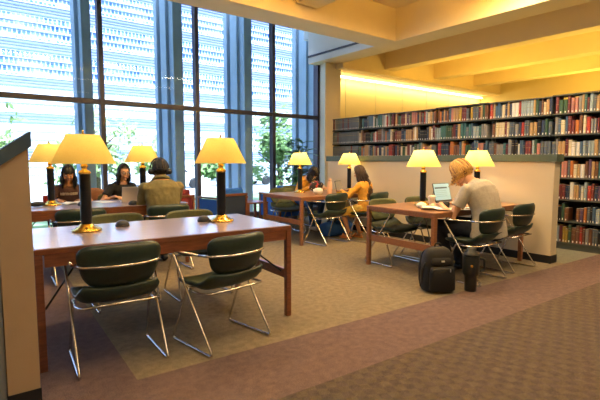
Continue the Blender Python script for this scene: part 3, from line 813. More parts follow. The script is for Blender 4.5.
def person(label, loc, rz, sc=1., lean=(.1,.3), neck=.2, headp=.4, yaw=0., skin='skin1', wr=None, hdir=None, poles=None,
           hairfn=None, shirt='browntee', sleeve='short', pants='darkpants', shoe='darkgrey', skirt=None, feet=None, knees=None, wide=1., extra=None, roll=0., hem=-.09, stretch=1., nk=.08):
    def S(s):      # spine point, direction
        p = V((0, 0, .555)); n = 12; T = .50*sc*stretch
        if s < 0: a = lean[0]; return p + V((0, math.sin(a), math.cos(a)))*s*sc, a
        t = 0
        steps = max(1, int(s/.04)); 
        for q in range(steps):
            a = lean[0] + (lean[1]-lean[0])*((q+.5)*(s/steps))/.5
            p = p + V((0, math.sin(a), math.cos(a)))*(s/steps)*sc*stretch
        return p, lean[0] + (lean[1]-lean[0])*s/.5
    X = V((1, 0, 0))
    def rings(spec, add=0):
        out = []
        for s, hw, hd in spec:
            p, a = S(s); out.append((p, X, V((0, math.cos(a), -math.sin(a))), (hw*wide*sc+add), (hd*sc+add)))
        return out
    TS = [(-.10,.12,.10), (-.05,.160,.118), (.03,.160,.115), (.12,.142,.102), (.20,.138,.098), (.30,.152,.105), (.37,.160,.108), (.42,.138,.096), (.455,.100,.076), (.49,.062,.056)]
    b = MB(); b.mi(skin); b.loft(rings(TS), skin)
    nb, na = S(.475); nd = V((0, math.sin(neck), math.cos(neck)))
    nt_ = nb + nd*nk*sc
    b.capsule(nb, .058*sc, nt_, .050*sc, skin, n=14)
    H = Matrix.Rotation(yaw, 3, 'Z') @ Matrix.Rotation(-headp, 3, 'X') @ Matrix.Rotation(roll, 3, 'Y')
    hc = nt_ + H @ V((0, .022, .085))*sc
    def hp(x, y, z): return hc + H @ (V((x, y, z))*sc)
    def hfn(p):
        x, y, z = p
        if z < 0: k = 1 - .30*(-z)**1.7; x *= k; y = y*(1-.18*(-z)) + .10*(-z)
        if y > 0: y *= .94
        return V((x, y, z))
    b.ball(hc, (.074*sc, .093*sc, .113*sc), skin, R=H, n=24, nr=16, fn=hfn)
    b.capsule(hp(0,.084,.018), .009*sc, hp(0,.102,-.022), .0145*sc, skin)
    b.capsule(hp(-.012,.088,-.026), .009*sc, hp(.012,.088,-.026), .009*sc, skin)
    b.capsule(hp(-.034,.072,.030), .014*sc, hp(.034,.072,.030), .014*sc, skin)
    for s in (-1, 1):
        b.ball(hp(s*.040,.058,-.028), (.024*sc,)*3, skin, n=12, nr=8)
        b.ball(hp(s*.074,-.008,-.005), (.010*sc, .018*sc, .030*sc), skin, R=H, n=12, nr=8)
        b.ball(hp(s*.048,.018,-.070), (.022*sc, .03*sc, .022*sc), skin, R=H, n=12, nr=8)
    b.ball(hp(0,.070,-.098), (.022*sc,)*3, skin, n=12, nr=8)
    b.capsule(hp(-.019,.083,-.055), .0075*sc, hp(.019,.083,-.055), .0075*sc, skin)
    b.capsule(hp(-.015,.083,-.066), .0075*sc, hp(.015,.083,-.066), .0075*sc, skin)
    # arms
    wr = wr or {1: (.2,.45,.78), -1: (-.2,.45,.78)}
    arms = {}
    for s in (-1, 1):
        sp, sa = S(.415); sh = sp + X*s*.165*wide*sc - V((0,0,.018)); w = V(wr[s])
        po = V((poles or {}).get(s, (s*.8, -.35, -.8)))
        e = ik(sh, w, .285*sc, .255*sc, po)
        d = w - sh
        if d.length > .535*sc: w = sh + d.normalized()*.535*sc
        arms[s] = (sh, e, w)
        b.capsule(sp + X*s*.09*sc, .058*sc, sh, .056*sc, skin); b.capsule(sh, .050*sc, e, .039*sc, skin); b.capsule(e, .039*sc, w, .026*sc, skin)
        dd, nn = (hdir or {}).get(s, ((-s*.35, 1, -.12), (0, .1, 1)))
        hand(b, w, dd, nn, -s, skin, s=sc)
    # legs
    legs = {}
    for s in (-1, 1):
        hip = V((s*.092*sc, .02, .535)); ft = V((feet or {1: (.11,.40,.085), -1: (-.11,.40,.085)})[s])
        kn = ik(hip, ft, .43*sc, .425*sc, (s*.25, .7, .9))
        legs[s] = (hip, kn, ft)
        b.capsule(hip, .086*sc, kn, .056*sc, skin, n=14)
        cm = kn.lerp(ft, .3) + V((0, -.012, 0))
        b.capsule(kn, .054*sc, cm, .054*sc, skin, n=12); b.capsule(cm, .054*sc, ft, .036*sc, skin, n=12)
        b.capsule(ft + V((0, -.02, -.035)), .036*sc, ft + V((s*.02, .12, -.055))*1, .028*sc, skin, flat=.8)
    Hi = H.transposed()
    def recol(c):
        q = (Hi @ (c - hc))/sc
        return 1 if (abs(q.x) < .021 and q.y > .080 and -.068 < q.z < -.052) else 0
    me = remeshed(b, 'person', .0062, 5, recolor=(recol, ['lip']))
    o = bpy.data.objects.new('person', me); COL.objects.link(o)
    o.location = loc; o.rotation_euler = (0, 0, rz); tag(o, label, 'person')
    for s in (-1, 1):
        m = MB(); m.ball(hp(s*.031,.0775,.008), (.0135*sc, .011*sc, .0095*sc), 'eyewhite', R=H, n=12, nr=8)
        eo = m.build('eye', o)
        m = MB(); m.ball(hp(s*.031,.0865,.005), (.0058*sc, .004*sc, .0058*sc), 'iris', R=H, n=10, nr=6); m.build('iris', eo)
        m = MB(); m.tube([hp(s*.013,.088,.028), hp(s*.030,.087,.034), hp(s*.047,.074,.029)], .0035*sc, 'brow', n=6); m.build('eyebrow', o)
    # shirt
    m = MB(); m.mi(shirt)
    m.loft(rings([(hem, .172,.135)] + [(s_, hw+.004, hd+.006) for s_, hw, hd in TS[2:8]] + [(.462,.108,.074)], .014), shirt)
    for s in (-1, 1):
        sh, e, w = arms[s]; sp, _ = S(.415)
        m.capsule(sp + X*s*.08*sc + V((0, 0, .0)), .062*sc, sh, .062*sc, shirt)
        if sleeve == 'short':
            q = sh.lerp(e, .62); m.tube([sh, sh.lerp(e, .3), q], [.061*sc, .062*sc, .064*sc], shirt, n=14)
        else:
            q = e.lerp(w, .90 if sleeve == 'long' else .55)
            m.capsule(sh, .061*sc, e, .054*sc, shirt, n=12); m.capsule(e, .057*sc, q, .038*sc, shirt, n=12)
    me = remeshed(m, 'shirt', .0085, 6, folds=.022 if sleeve == 'long' else .014, fscale=.09)
    so = bpy.data.objects.new('shirt', me); COL.objects.link(so); so.parent = o
    # trousers or skirt
    m = MB(); m.mi(pants)
    m.loft(rings([(-.115,.13,.10), (-.06,.168,.128), (.02,.162,.124), (.06,.155,.115)], .006), pants)
    for s in (-1, 1):
        hip, kn, ft = legs[s]
        if skirt: m.capsule(hip, .105*sc, kn.lerp(hip, .12), .088*sc, pants, n=14)
        else:
            m.capsule(hip, .098*sc, kn, .070*sc, pants, n=14); m.capsule(kn, .070*sc, ft + V((0, 0, .02)), .055*sc, pants, n=12)
    if skirt: m.capsule(V((0, .08, .53)), .10*sc, (legs[1][1]+legs[-1][1])/2 + V((0, -.08, -.01)), .085*sc, pants, n=14)
    me = remeshed(m, 'skirt' if skirt else 'trousers', .010, 5, folds=.014)
    po_ = bpy.data.objects.new('skirt' if skirt else 'trousers', me); COL.objects.link(po_); po_.parent = o
    for s in (-1, 1):
        hip, kn, ft = legs[s]
        m = MB()
        if shoe == 'sandal':
            z0 = ft.z - .083
            m.capsule(V((ft.x, ft.y-.03, z0+.012)), .034, V((ft.x+s*.02, ft.y+.13, z0+.012)), .036, shoe, flat=.4)
            m.tube([V((ft.x-.042, ft.y+.09, z0+.02)), V((ft.x+s*.015, ft.y+.095, z0+.072)), V((ft.x+.06, ft.y+.09, z0+.02))], .012, shoe)
            m.tube([V((ft.x-.038, ft.y-.03, z0+.10)), V((ft.x, ft.y-.055, z0+.10)), V((ft.x+.038, ft.y-.03, z0+.10)), V((ft.x, ft.y+.035, z0+.10)), V((ft.x-.038, ft.y-.03, z0+.10))], .009, shoe)
        else:
            z0 = ft.z - .083
            m.capsule(V((ft.x, ft.y-.028, z0+.045)), .045, V((ft.x+s*.02, ft.y+.125, z0+.036)), .038, shoe, flat=.9, n=14)
            m.capsule(V((ft.x, ft.y-.02, z0+.05)), .042, V((ft.x, ft.y-.005, z0+.095)), .045, shoe, n=12)
        m.build('shoe', o)
    if hairfn: hairfn(o, hp, H, hc, sc, S)
    if extra: extra(o, hp, H, hc, sc, S, arms)
    return o

def hair(mt, L=.35, hang=(0, 0, -1), bangs=False, n=150, seed=1, vol=1.0, jitter=.012, frontang=48, curl=.0, streak=None):
    def fn(o, hp, H, hc, sc, S):
        rnd = random.Random(seed); m = MB(); m.mi(mt)
        def cf(p):
            x, y, z = p
            k = 1.0
            if y > .25 and z < .55: k = .86
            if z < -.35 and y > -.2: k = .85
            return V((x*k, y*k, z*(1 if z > -.3 else .8)))
        m.ball(hp(0, -.012, .012), (.083*sc*vol, .101*sc*vol, .117*sc*vol), mt, R=H, n=20, nr=14, fn=cf)
        hg = V(hang).normalized()
        for q in range(n):
            az = math.radians(rnd.uniform(frontang, 180))*rnd.choice((-1, 1))
            pts = []; rr = []
            d = V((math.sin(az), math.cos(az), 0))
            dr = rnd.uniform(.99, 1.10)*vol
            yoff = rnd.uniform(-.02, .03)
            for th in (4, 22, 42, 62, 82, 98):
                t = math.radians(th)
                loc = V((d.x*math.sin(t)*.080*dr, d.y*math.sin(t)*.098*dr - .010 + yoff*math.cos(t), math.cos(t)*.118*dr + .008))
                pts.append(hp(*loc)); rr.append(.0075*sc)
            l = L*rnd.uniform(.8, 1.05); p = pts[-1]
            ph = rnd.uniform(0, 6)
            for j in range(1, 6):
                pp = p + hg*l*j/5 + V((rnd.gauss(0, jitter) + curl*math.sin(ph+j*1.3), rnd.gauss(0, jitter), 0))
                pts.append(pp); rr.append((.0095 - .0013*j)*sc)
            mm = mt if not streak or rnd.random() > .2 else streak
            m.tube(pts, rr, mm, n=6)
        if bangs:
            for q in range(34):
                az = math.radians(-52 + 104*q/33 + rnd.uniform(-2, 2)); d = V((math.sin(az), math.cos(az), 0)); pts = []
                for th in (8, 25, 42, 56, 66, 74):
                    t = math.radians(th); k = 1.07
                    pts.append(hp(d.x*math.sin(t)*.080*k, d.y*math.sin(t)*.096*k, math.cos(t)*.118*k+.004))
                m.tube(pts, [.008, .0085, .008, .007, .006, .003], mt, n=6)
        for f in m.bm.faces: f.smooth = True
        m.build('hair', o)
    return fn

# woman in brown lettered tee (faces the camera side, looks down at a book)
def ex_brown(o, hp, H, hc, sc, S, arms):
    # beige print across the chest, laid onto the shirt front (the photo shows it too small to read)
    sm = [c for c in bpy.data.objects if c.parent == o and c.name.startswith('shirt')][0].data
    from mathutils.bvhtree import BVHTree
    bv = BVHTree.FromPolygons([v.co for v in sm.vertices], [p.vertices[:] for p in sm.polygons])
    p, a = S(.335); m = MB(); i = m.mi('letter'); rnd = random.Random(4)
    fy = V((0, math.cos(a), -math.sin(a))); fz = V((0, math.sin(a), math.cos(a)))
    def bar(x0, x1, z0, z1):
        vs = []
        for x, z in ((x0, z0), (x1, z0), (x1, z1), (x0, z1)):
            hit = bv.ray_cast(p + X_*x + fz*z + fy*.5, -fy)
            if hit[0] is None: return
            vs.append(m.bm.verts.new(hit[0] + fy*.006))
        m.face(vs, i)
    X_ = V((1, 0, 0)); x = -.105
    while x < .10:
        w_ = rnd.uniform(.015, .021); h = .036
        bar(x, x+.006, 0, h); bar(x+w_-.004, x+w_+.001, 0, h)
        if rnd.random() < .7: bar(x, x+w_, h-.006, h+.001)
        if rnd.random() < .6: bar(x, x+w_, 0, .006)
        if rnd.random() < .5: bar(x, x+w_, h*.45, h*.62)
        x += w_ + .006
    m.build('shirt_lettering', o)
person('woman with black fringe in a brown lettered T-shirt looking down at a book', (1.30, 6.98, 0), PI+math.radians(-10), sc=.92, lean=(.12,.34), neck=.40, headp=.34,
       skin='skin3', hairfn=hair('hairblack', .19, (0, -.1, -1), bangs=True, n=170, seed=3, vol=1.03, frontang=62), shirt='browntee', wr={1: (.13,.40,.775), -1: (-.15,.38,.775)}, extra=ex_brown, stretch=.98)
# woman with glasses
def ex_glasses(o, hp, H, hc, sc, S, arms):
    m = MB()
    for s in (-1, 1):
        m.tube([hp(s*.033+.021*math.cos(t*PI/8), .098, .008+.016*math.sin(t*PI/8)) for t in range(17)], .0022, 'darkgrey', n=6)
        m.tube([hp(s*.054,.098,.012), hp(s*.072,.06,.014), hp(s*.077,-.01,.010)], .002, 'darkgrey', n=6)
    m.tube([hp(-.012,.100,.012), hp(.012,.100,.012)], .002, 'darkgrey', n=6)
    m.build('glasses', o)
person('woman with glasses and dark hair in a black T-shirt behind the silver laptop', (1.98, 6.93, 0), PI+math.radians(4), sc=.93, lean=(.15,.38), neck=.40, headp=.22,
       skin='skin2', hairfn=hair('hairblack', .17, (0, -.15, -1), n=150, seed=5, frontang=58), shirt='blacktee', wr={1: (.20,.36,.79), -1: (-.06,.36,.80)}, extra=ex_glasses)
# person in green jacket with headphones, seen from behind
def ex_head(o, hp, H, hc, sc, S, arms):
    m = MB(); 
    def cf(p): return V((p.x, p.y, p.z if p.z > -.25 else -.25))
    m.ball(hp(0,-.008,.022), (.088*sc, .107*sc, .114*sc), 'navycap', R=H, n=24, nr=16, fn=cf)
    m.tube([hp(.088*math.cos(t*PI/12), -.010+.105*math.sin(t*PI/12), -.012) for t in range(25)], .010*sc, 'navycap', n=8)
    m.build('knit_cap', o)
    m = MB()
    m.tube([hp(.100*math.cos(a), .002, .030+.118*math.sin(a)) for a in [PI*k/14 for k in range(15)]], .009*sc, 'darkgrey', n=8)
    hb = m.build('headphone_band', o)
    p, a = S(.475); m = MB(); m.tube([p + V((.085*math.cos(t*PI/10), .075*math.sin(t*PI/10)*math.cos(a), .02-.03*math.sin(t*PI/10))) for t in range(21)], .022, 'greenjkt', n=10); m.build('collar', o)
    for s in (-1, 1):
        m = MB(); m.capsule(hp(s*.078,0,-.012), .040*sc, hp(s*.096,0,-.012), .038*sc, 'darkgrey', n=16); m.build('ear_cup', hb)
person('person in olive green jacket and navy cap with headphones, seen from behind', (2.00, 5.25, 0), math.radians(-4), sc=1.07, lean=(.0,.36), neck=.25, headp=.25, yaw=math.radians(-8),
       skin='skin1', hairfn=hair('hairblack', .03, n=60, seed=6, vol=.97), shirt='greenjkt', sleeve='long', wr={1: (.10,.46,.79), -1: (-.10,.44,.79)}, poles={1: (.35,-.2,-1), -1: (-.35,-.2,-1)}, extra=ex_head, wide=1.18, nk=.035)
# long haired woman in mustard
person('woman with long dark hair in mustard top and yellow skirt, seen side-on', (5.30, 5.10, 0), math.radians(14), sc=.87, lean=(.05,.24), neck=.30, headp=.42, yaw=math.radians(14),
       skin='skin3', hairfn=hair('hairbrown', .50, (.0, -.36, -1), n=220, seed=8, vol=1.06, frontang=62), shirt='mustard', sleeve='long', pants='yellowskirt', skirt=True, shoe='sandal',
       wr={1: (.10,.40,.80), -1: (-.18,.36,.80)}, feet={1: (.12,.18,.085), -1: (-.04,.30,.085)})
# bowed person behind the middle table
person('person with dark hair bowed over the middle table in a mustard shirt', (5.33, 6.88, 0), PI+math.radians(6), sc=.97, lean=(.30,.72), neck=.85, headp=.85,
       skin='skin2', hairfn=hair('hairblack', .14, (0.2, 0, -1), n=170, seed=9, vol=1.04, frontang=40, bangs=True), shirt='mustard', sleeve='long', pants='jeans', shoe='sneaker',
       wr={1: (.20,.44,.80), -1: (-.20,.42,.80)}, feet={1: (.13,.46,.085), -1: (-.10,.40,.085)})
# fair haired man
person('fair-haired man in grey T-shirt leaning over papers at the right table', (4.66, 2.62, 0), math.radians(4), sc=1.13, lean=(.02,.78), neck=1.0, headp=.66, yaw=math.radians(0),
       skin='skin2', hairfn=hair('hairblond', .11, (.0, .30, -1), n=230, seed=10, vol=1.05, jitter=.014, frontang=40, streak='hairstreak'), shirt='greytee', sleeve='short', pants='darkpants', hem=-.085,
       wr={1: (.14,.50,.79), -1: (-.16,.50,.79)}, poles={1: (.5,-.2,-1), -1: (-.5,-.2,-1)}, wide=1.25)

# ------------------------------------------------------------------ things on tables
def laptop(x, y, rz, label, body, scr, tilt=18, w=.32, d=.22):
    r = empty('laptop', (x, y, .74), rz, label, 'laptop')
    m = MB(); m.box((0,0,.008), (w, d, .014), body, bev=.004); m.build('base', r)
    m = MB()
    for a in range(12):
        for c in range(4): m.box((-w/2+.035+a*(w-.07)/11, -.01+c*.022, .0165), (.019, .016, .003), 'darkgrey')
    m.build('keyboard', r)
    t = math.radians(tilt); R = Matrix.Rotation(-t, 3, 'X'); h = d*.98
    hc_ = V((0, d/2, .016))
    m = MB(); m.box(hc_ + R @ V((0, .004, h/2)), (w, .008, h), body, R=R, bev=.003); ld = m.build('screen_lid', r)
    m = MB(); m.box(hc_ + R @ V((0, -.0012, h/2+.004)), (w-.022, .002, h-.026), scr, R=R)
    m.build('display', ld)
    if scr == 'screen_lit':
        m = MB(); rnd = random.Random(2); xx = -w/2+.03
        while xx < w/2-.075:
            q = rnd.uniform(.008, .022); m.box(hc_ + R @ V((xx+q/2, -.003, h*.74)), (q, .002, .018), 'ink', R=R); xx += q+.005
        for k in range(4): m.box(hc_ + R @ V((-.03+.01*(k % 2), -.003, h*(.58-.10*k))), (w*.62, .002, .004), 'screen_line', R=R)
        m.build('screen_text', ld)
    return r
M['screen_lit'] = emis('screen_lit_blue', (.30, .50, .62), .30)
M['screen_line'] = mat('screen_text_blue', (.25, .40, .52), .5)
laptop(1.90, 6.16, PI+math.radians(-6), 'silver laptop seen from its back, in front of the woman with glasses', 'silver', 'darkgrey', w=.28, d=.21)
laptop(5.16, 3.42, math.radians(0), 'open dark laptop with pale blue screen before the fair-haired man', 'darkgrey', 'screen_lit', tilt=14, w=.36, d=.25)
laptop(5.43, 5.74, math.radians(24), 'open dark laptop on the middle table before the long-haired woman', 'darkgrey', 'silver', tilt=12, w=.26, d=.19)

def book_open(x, y, rz, label):
    r = empty('open_book', (x, y, .74), rz, label, 'book')
    for s in (-1, 1):
        g = [[V((s*(.0 + .15*a/8), -.11+.22*b_/4, .006+.016*math.sin(PI*min(1, a/8*1.15+.02))**.8)) for b_ in range(5)] for a in range(9)]
        m = MB(); m.sheet(g if s > 0 else [list(reversed(q)) for q in g], .004, 'paper', 'paper'); m.build('page_block', r)
    m = MB(); m.box((0,0,.002), (.31,.23,.003), 'darkgrey'); m.build('cover', r)
    m = MB()
    for s in (-1, 1):
        for k in range(9): m.box((s*.078, -.085+.021*k, .0235), (.10, .005, .001), 'ink')
    return r
book_open(1.26, 6.36, .15, 'open white book before the woman in brown T-shirt')
def sheetpaper(x, y, rz, label, z=.741, w=.21, h=.297, m_='paper', name='sheet_of_paper', cat='paper', curl=.01, group=None):
    g = [[V((-w/2+w*a/6, -h/2+h*b_/6, curl*(abs(a-3)/3)**2*(1 if b_ > 2 else .5) + .002)) for b_ in range(7)] for a in range(7)]
    m = MB(); m.sheet(g, .0015, m_); return m.build(name, None, (x, y, z), rz, label, cat, group)
sheetpaper(1.60, 6.35, .3, 'flat pale notebook on back table right of the big lamp column', m_='paper', name='notebook', cat='notebook', curl=.002)
sheetpaper(4.30, 3.08, .5, 'crumpled white sheet of paper at the left end of the right table', curl=.03)
sheetpaper(4.50, 2.92, 1.1, 'white sheet of paper under the man\'s forearm on the right table', curl=.012)
sheetpaper(4.80, 2.98, .2, 'white sheet beside the dark laptop on the right table', curl=.004)
# red can and dark pouch on the back table
m = MB(); m.lathe([(.026,0), (.031,.006), (.031,.105), (.026,.118), (.024,.118), (0,.114)], 'red', n=24)
o = m.build('drink_can', None, (.92, 6.38, .74), 0, 'red drink can beside the back left lamp', 'can')
m = MB(); m.lathe([(.0255,.1185), (.0255,.1205), (.022,.121), (.022,.117)], 'silver', n=20, cap=False); m.build('rim', o)
m = MB(); m.ball((0,0,.03), (.10,.06,.03), 'black', n=18, nr=10); o = m.build('pouch', None, (.80, 6.20, .741), .3, 'soft black pouch at the left end of the back table', 'pouch')
m = MB(); m.tube([(-.07,0,.052), (0,0,.062), (.07,0,.052)], .003, 'silver', n=6); m.build('zip', o)
# white cup with straw
r = empty('takeaway_cup', (4.56, 3.30, .74), 0, 'white takeaway cup with straw on the right table beside the left lamp', 'cup')
m = MB(); m.lathe([(.030,0), (.042,.115), (.044,.118)], 'white', n=24); m.build('body', r)
m = MB(); m.lathe([(.046,.117), (.046,.126), (.034,.136), (0,.138)], 'paper', n=24); m.build('lid', r)
m = MB(); m.tube([(.01,0,.12), (.025,.0,.19)], .004, 'darkgrey', n=6); m.build('straw', r)
r = empty('mug', (4.56, 3.10, .74), 0, 'small dark mug on right table, between cup and the man\'s hands', 'mug')
m = MB(); m.lathe([(.030,0), (.034,.004), (.035,.075), (.031,.075), (.029,.01), (0,.008)], 'blackmat', n=24); m.build('body', r)
m = MB(); m.tube([(.034,0,.06), (.058,0,.055), (.058,0,.025), (.034,0,.018)], .005, 'blackmat', n=8, fillet=.015); m.build('handle', r)
m = MB(); rnd = random.Random(3)
m.ball((0,0,.028), (.06,.045,.028), 'peach', n=16, nr=10, fn=lambda p: p*(1+.12*noise.noise(p*3)))
m.build('pastry', None, (4.45, 3.20, .741), .4, 'golden pastry on the right table, just in front of the white cup', 'pastry')
m = MB(); m.ball((0,0,.03), (.07,.05,.035), 'paper', n=18, nr=12, fn=lambda p: p*(1+.25*noise.noise(p*4)))
m.build('crumpled_napkin', None, (4.36, 3.30, .741), .2, 'crumpled white napkin at left end of the right table', 'napkin')
# peach bottle
r = empty('water_bottle', (4.87, 5.50, .74), 0, 'tall pale peach water bottle standing on the middle table', 'bottle')
m = MB(); m.lathe([(.036,0), (.040,.006), (.040,.185), (.034,.205), (.024,.215), (.024,.222)], 'peach', n=28); m.build('body', r)
m = MB(); m.lathe([(.027,.222), (.027,.250), (.020,.258), (0,.258)], 'peach', n=24); m.build('cap', r)
m = MB(); m.tube([(-.02,0,.25), (-.018,0,.272), (.018,0,.272), (.02,0,.25)], .004, 'peach', n=8, fillet=.01); m.build('loop', r)
# patterned bag, white bag, banana
r = empty('patterned_bag', (4.97, 5.95, .74), .3, 'slumped dark red and black patterned bag on the middle table, behind the bottle', 'bag')
m = MB(); m.ball((0,0,.10), (.17,.10,.10), 'floral', n=24, nr=14, fn=lambda p: V((p.x, p.y, p.z))*(1+.18*noise.noise(p*2.5))); m.build('body', r)
m = MB(); m.tube([(-.09,0,.17), (-.06,.02,.25), (.05,.02,.26), (.09,0,.17)], .010, 'black', n=8, fillet=.04); m.build('strap', r)
m = MB(); m.ball((0,0,.052), (.09,.07,.056), 'paper', n=20, nr=12, fn=lambda p: p*(1+.25*noise.noise(p*3.2)))
m.build('paper_bag', None, (4.72, 5.62, .741), .1, 'crumpled white paper bag left of the peach bottle', 'paper bag')
M['banana'] = mat('banana_skin', (.80, .55, .06), .5, noise_amt=.1, scale=12)
r = empty('banana', (5.10, 5.52, .742), .5, 'yellow banana on the middle table, right of the peach bottle', 'banana')
m = MB(); m.tube([(-.085,.02,.02), (-.05,-.005,.02), (0,-.015,.02), (.05,-.005,.02), (.085,.02,.022)], [.008,.017,.019,.017,.009], 'banana', n=8); m.build('fruit', r)
m = MB(); m.tube([(.085,.02,.022), (.104,.034,.024)], .006, 'brow', n=6); m.build('stem', r)

# ------------------------------------------------------------------ backpack and tumbler on the floor
r = empty('backpack', (3.79, 2.66, 0), math.radians(-28), 'black backpack standing on the carpet by the right table leg', 'backpack')
def rr(z, hw, hd, y=0): return (V((0, y, z)), V((1,0,0)), V((0,1,0)), hw, hd)
m = MB(); m.loft([rr(.0,.125,.075), rr(.015,.150,.095), (V((0,.0,.12)), V((1,0,0)), V((0,1,0)), .160,.105), rr(.26,.158,.102), rr(.36,.142,.090), rr(.42,.110,.065), rr(.445,.06,.03)], 'black', n=28, pw=3.2); m.build('main_compartment', r)
m = MB(); m.loft([rr(.02,.11,.03,-.105), rr(.04,.130,.045,-.11), rr(.20,.128,.045,-.11), rr(.255,.115,.030,-.105), rr(.265,.09,.015,-.1)], 'black', n=24, pw=3.4); fp = m.build('front_pocket', r)
m = MB(); m.tube([(-.12,-.118,.20), (-.115,-.142,.245), (0,-.152,.252), (.115,-.142,.245), (.12,-.118,.20)], .004, 'blackmat', n=6, fillet=.03); m.box((.06,-.158,.235), (.008,.006,.03), 'silver'); m.build('zip', fp)
m = MB(); m.loft([rr(.275,.10,.02,-.09), rr(.29,.115,.030,-.088), rr(.34,.10,.026,-.075), rr(.365,.08,.012,-.06)], 'black', n=20, pw=3); m.build('upper_pocket', r)
m = MB(); m.box((.0,-.119,.318), (.034,.006,.016), 'white', bev=.003); m.build('logo_patch', r, label='small white badge')
m = MB(); m.tube([(-.035,.0,.43), (-.03,.0,.475), (.03,.0,.475), (.035,.0,.43)], .008, 'black', n=8, fillet=.02); m.build('grab_handle', r)
for s in (-1, 1):
    m = MB(); m.tube([(s*.07,.06,.41), (s*.09,.135,.36), (s*.11,.16,.22), (s*.12,.13,.08), (s*.13,.07,.03)], .016, 'black', n=8, fillet=.05); m.build('shoulder_strap', r)
    m = MB(); m.tube([(s*.150,-.05,.30), (s*.168,-.01,.22), (s*.162,.0,.10)], .006, 'blackmat', n=6); m.build('side_strap', r)
r = empty('tumbler', (4.05, 2.45, 0), math.radians(-38), 'large matt black tumbler with side handle, standing right of the backpack', 'tumbler'); r.scale = (1.12, 1.12, 1.12)
m = MB(); m.lathe([(.048,0), (.051,.004), (.054,.12), (.056,.135), (.070,.155), (.072,.17), (.073,.31), (.070,.318)], 'blackmat', n=32); m.build('body', r)
m = MB(); m.lathe([(.074,.316), (.074,.334), (.060,.342), (.058,.352), (.040,.356), (.040,.385), (.030,.392), (0,.392)], 'blackmat', n=32); m.build('lid', r)
m = MB(); m.tube([(.068,0,.29), (.118,0,.285), (.120,0,.185), (.068,0,.175)], .010, 'blackmat', n=10, fillet=.03); m.build('handle', r)
m = MB(); m.box((-.02,-.0715,.235), (.022,.006,.022), 'brass', bev=.003); m.build('badge', r, label='small gold badge')
# duffel under the middle table
r = empty('duffel_bag', (5.22, 5.72, 0), math.radians(5), 'blue duffel bag on the floor under the middle table', 'duffel bag')
m = MB(); m.loft([(V((x, 0, .13)), V((0,1,0)), V((0,0,1)), a, c) for x, a, c in ((-.31,.06,.06), (-.30,.12,.11), (-.2,.14,.125), (0,.145,.13), (.2,.14,.125), (.30,.12,.11), (.31,.06,.06))], 'duffel', n=24); m.build('body', r)
for s in (-1, 1):
    m = MB(); m.tube([(-.12,s*.08,.22), (-.10,s*.06,.31), (.10,s*.06,.31), (.12,s*.08,.22)], .012, 'navyfab_shadeblue', n=8, fillet=.05); m.build('handle', r)

KT = .955
for o in list(COL.objects):
    if o.parent: continue
    if o.location.x > 3.2:
        if o.name.startswith('table_lamp'): o.scale = (.91, .91, .93)
        continue
    if o.name.startswith('reading_table'):
        o.location = (o.location.x*KT, o.location.y*KT, 0); o.scale = (KT, KT, .765/.74)
    elif .7399 < o.location.z < .7425 and o.get('label'):
        o.location = (o.location.x*KT, o.location.y*KT, o.location.z+.025); o.scale = (KT, KT, .985 if o.name.startswith('table_lamp') else KT)

# ------------------------------------------------------------------ lounge armchairs, side table, plant
def armchair(x, y, rz, fab, label, bfab=None, w=.62, d=.68, H_=.80):
    r = empty('armchair', (x, y, 0), rz, label, 'armchair', 'upholstered lounge armchairs by the window')
    for s in (-1, 1):
        m = MB()
        m.box((s*(w/2-.02), d/2-.03, .31), (.04, .05, .62), 'wood', bev=.004); m.box((s*(w/2-.02), -d/2+.03, .35), (.04, .05, .70), 'wood', bev=.004)
        m.box((s*(w/2-.02), 0, .635), (.055, d, .03), 'wood', bev=.005); m.build('arm_frame', r)
        m = MB(); m.box((s*(w/2-.022), 0, .40), (.024, d-.10, .42), fab, bev=.004); m.build('side_panel', r)
    m = MB(); m.box((0, -d/2+.02, .69), (w, .04, .04), 'wood', bev=.004); m.build('back_rail', r)
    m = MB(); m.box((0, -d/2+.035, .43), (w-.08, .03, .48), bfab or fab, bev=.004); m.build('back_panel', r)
    m = MB(); m.box((0, .02, .36), (w-.10, d-.12, .15), fab, bev=.03); m.build('seat_cushion', r)
    m = MB(); m.box((0, -d/2+.115, H_-.21), (w-.11, .13, .42), fab, bev=.04); m.build('back_cushion', r)
    return r
armchair(3.86, 7.28, math.radians(9), 'bluefab', 'bright blue wood-framed armchair with back darkened as shade, behind the front right lamp', 'navyfab_shadeblue')  # navy back puts the shade into an all-blue chair's colour
armchair(2.96, 7.50, math.radians(2), 'redfab', 'maroon wood-framed armchair just right of the green-jacketed person')
armchair(5.28, 7.45, math.radians(4), 'bluefab', 'blue wood-framed armchair behind the middle table, left of the plant')
armchair(2.28, 7.75, math.radians(170), 'redfab', 'armchair with wooden rail behind the woman with glasses', H_=.78) if False else None
r = empty('side_table', (4.52, 7.35, 0), 0, 'low wooden side table between the two blue armchairs', 'side table')
m = MB(); m.box((0,0,.50), (.46,.46,.03), 'wood', bev=.005); m.build('tabletop', r)
for sx in (-1, 1):
    for sy in (-1, 1):
        m = MB(); m.box((sx*.2, sy*.2, .243), (.045,.045,.485), 'wood', bev=.004); m.build('leg', r)
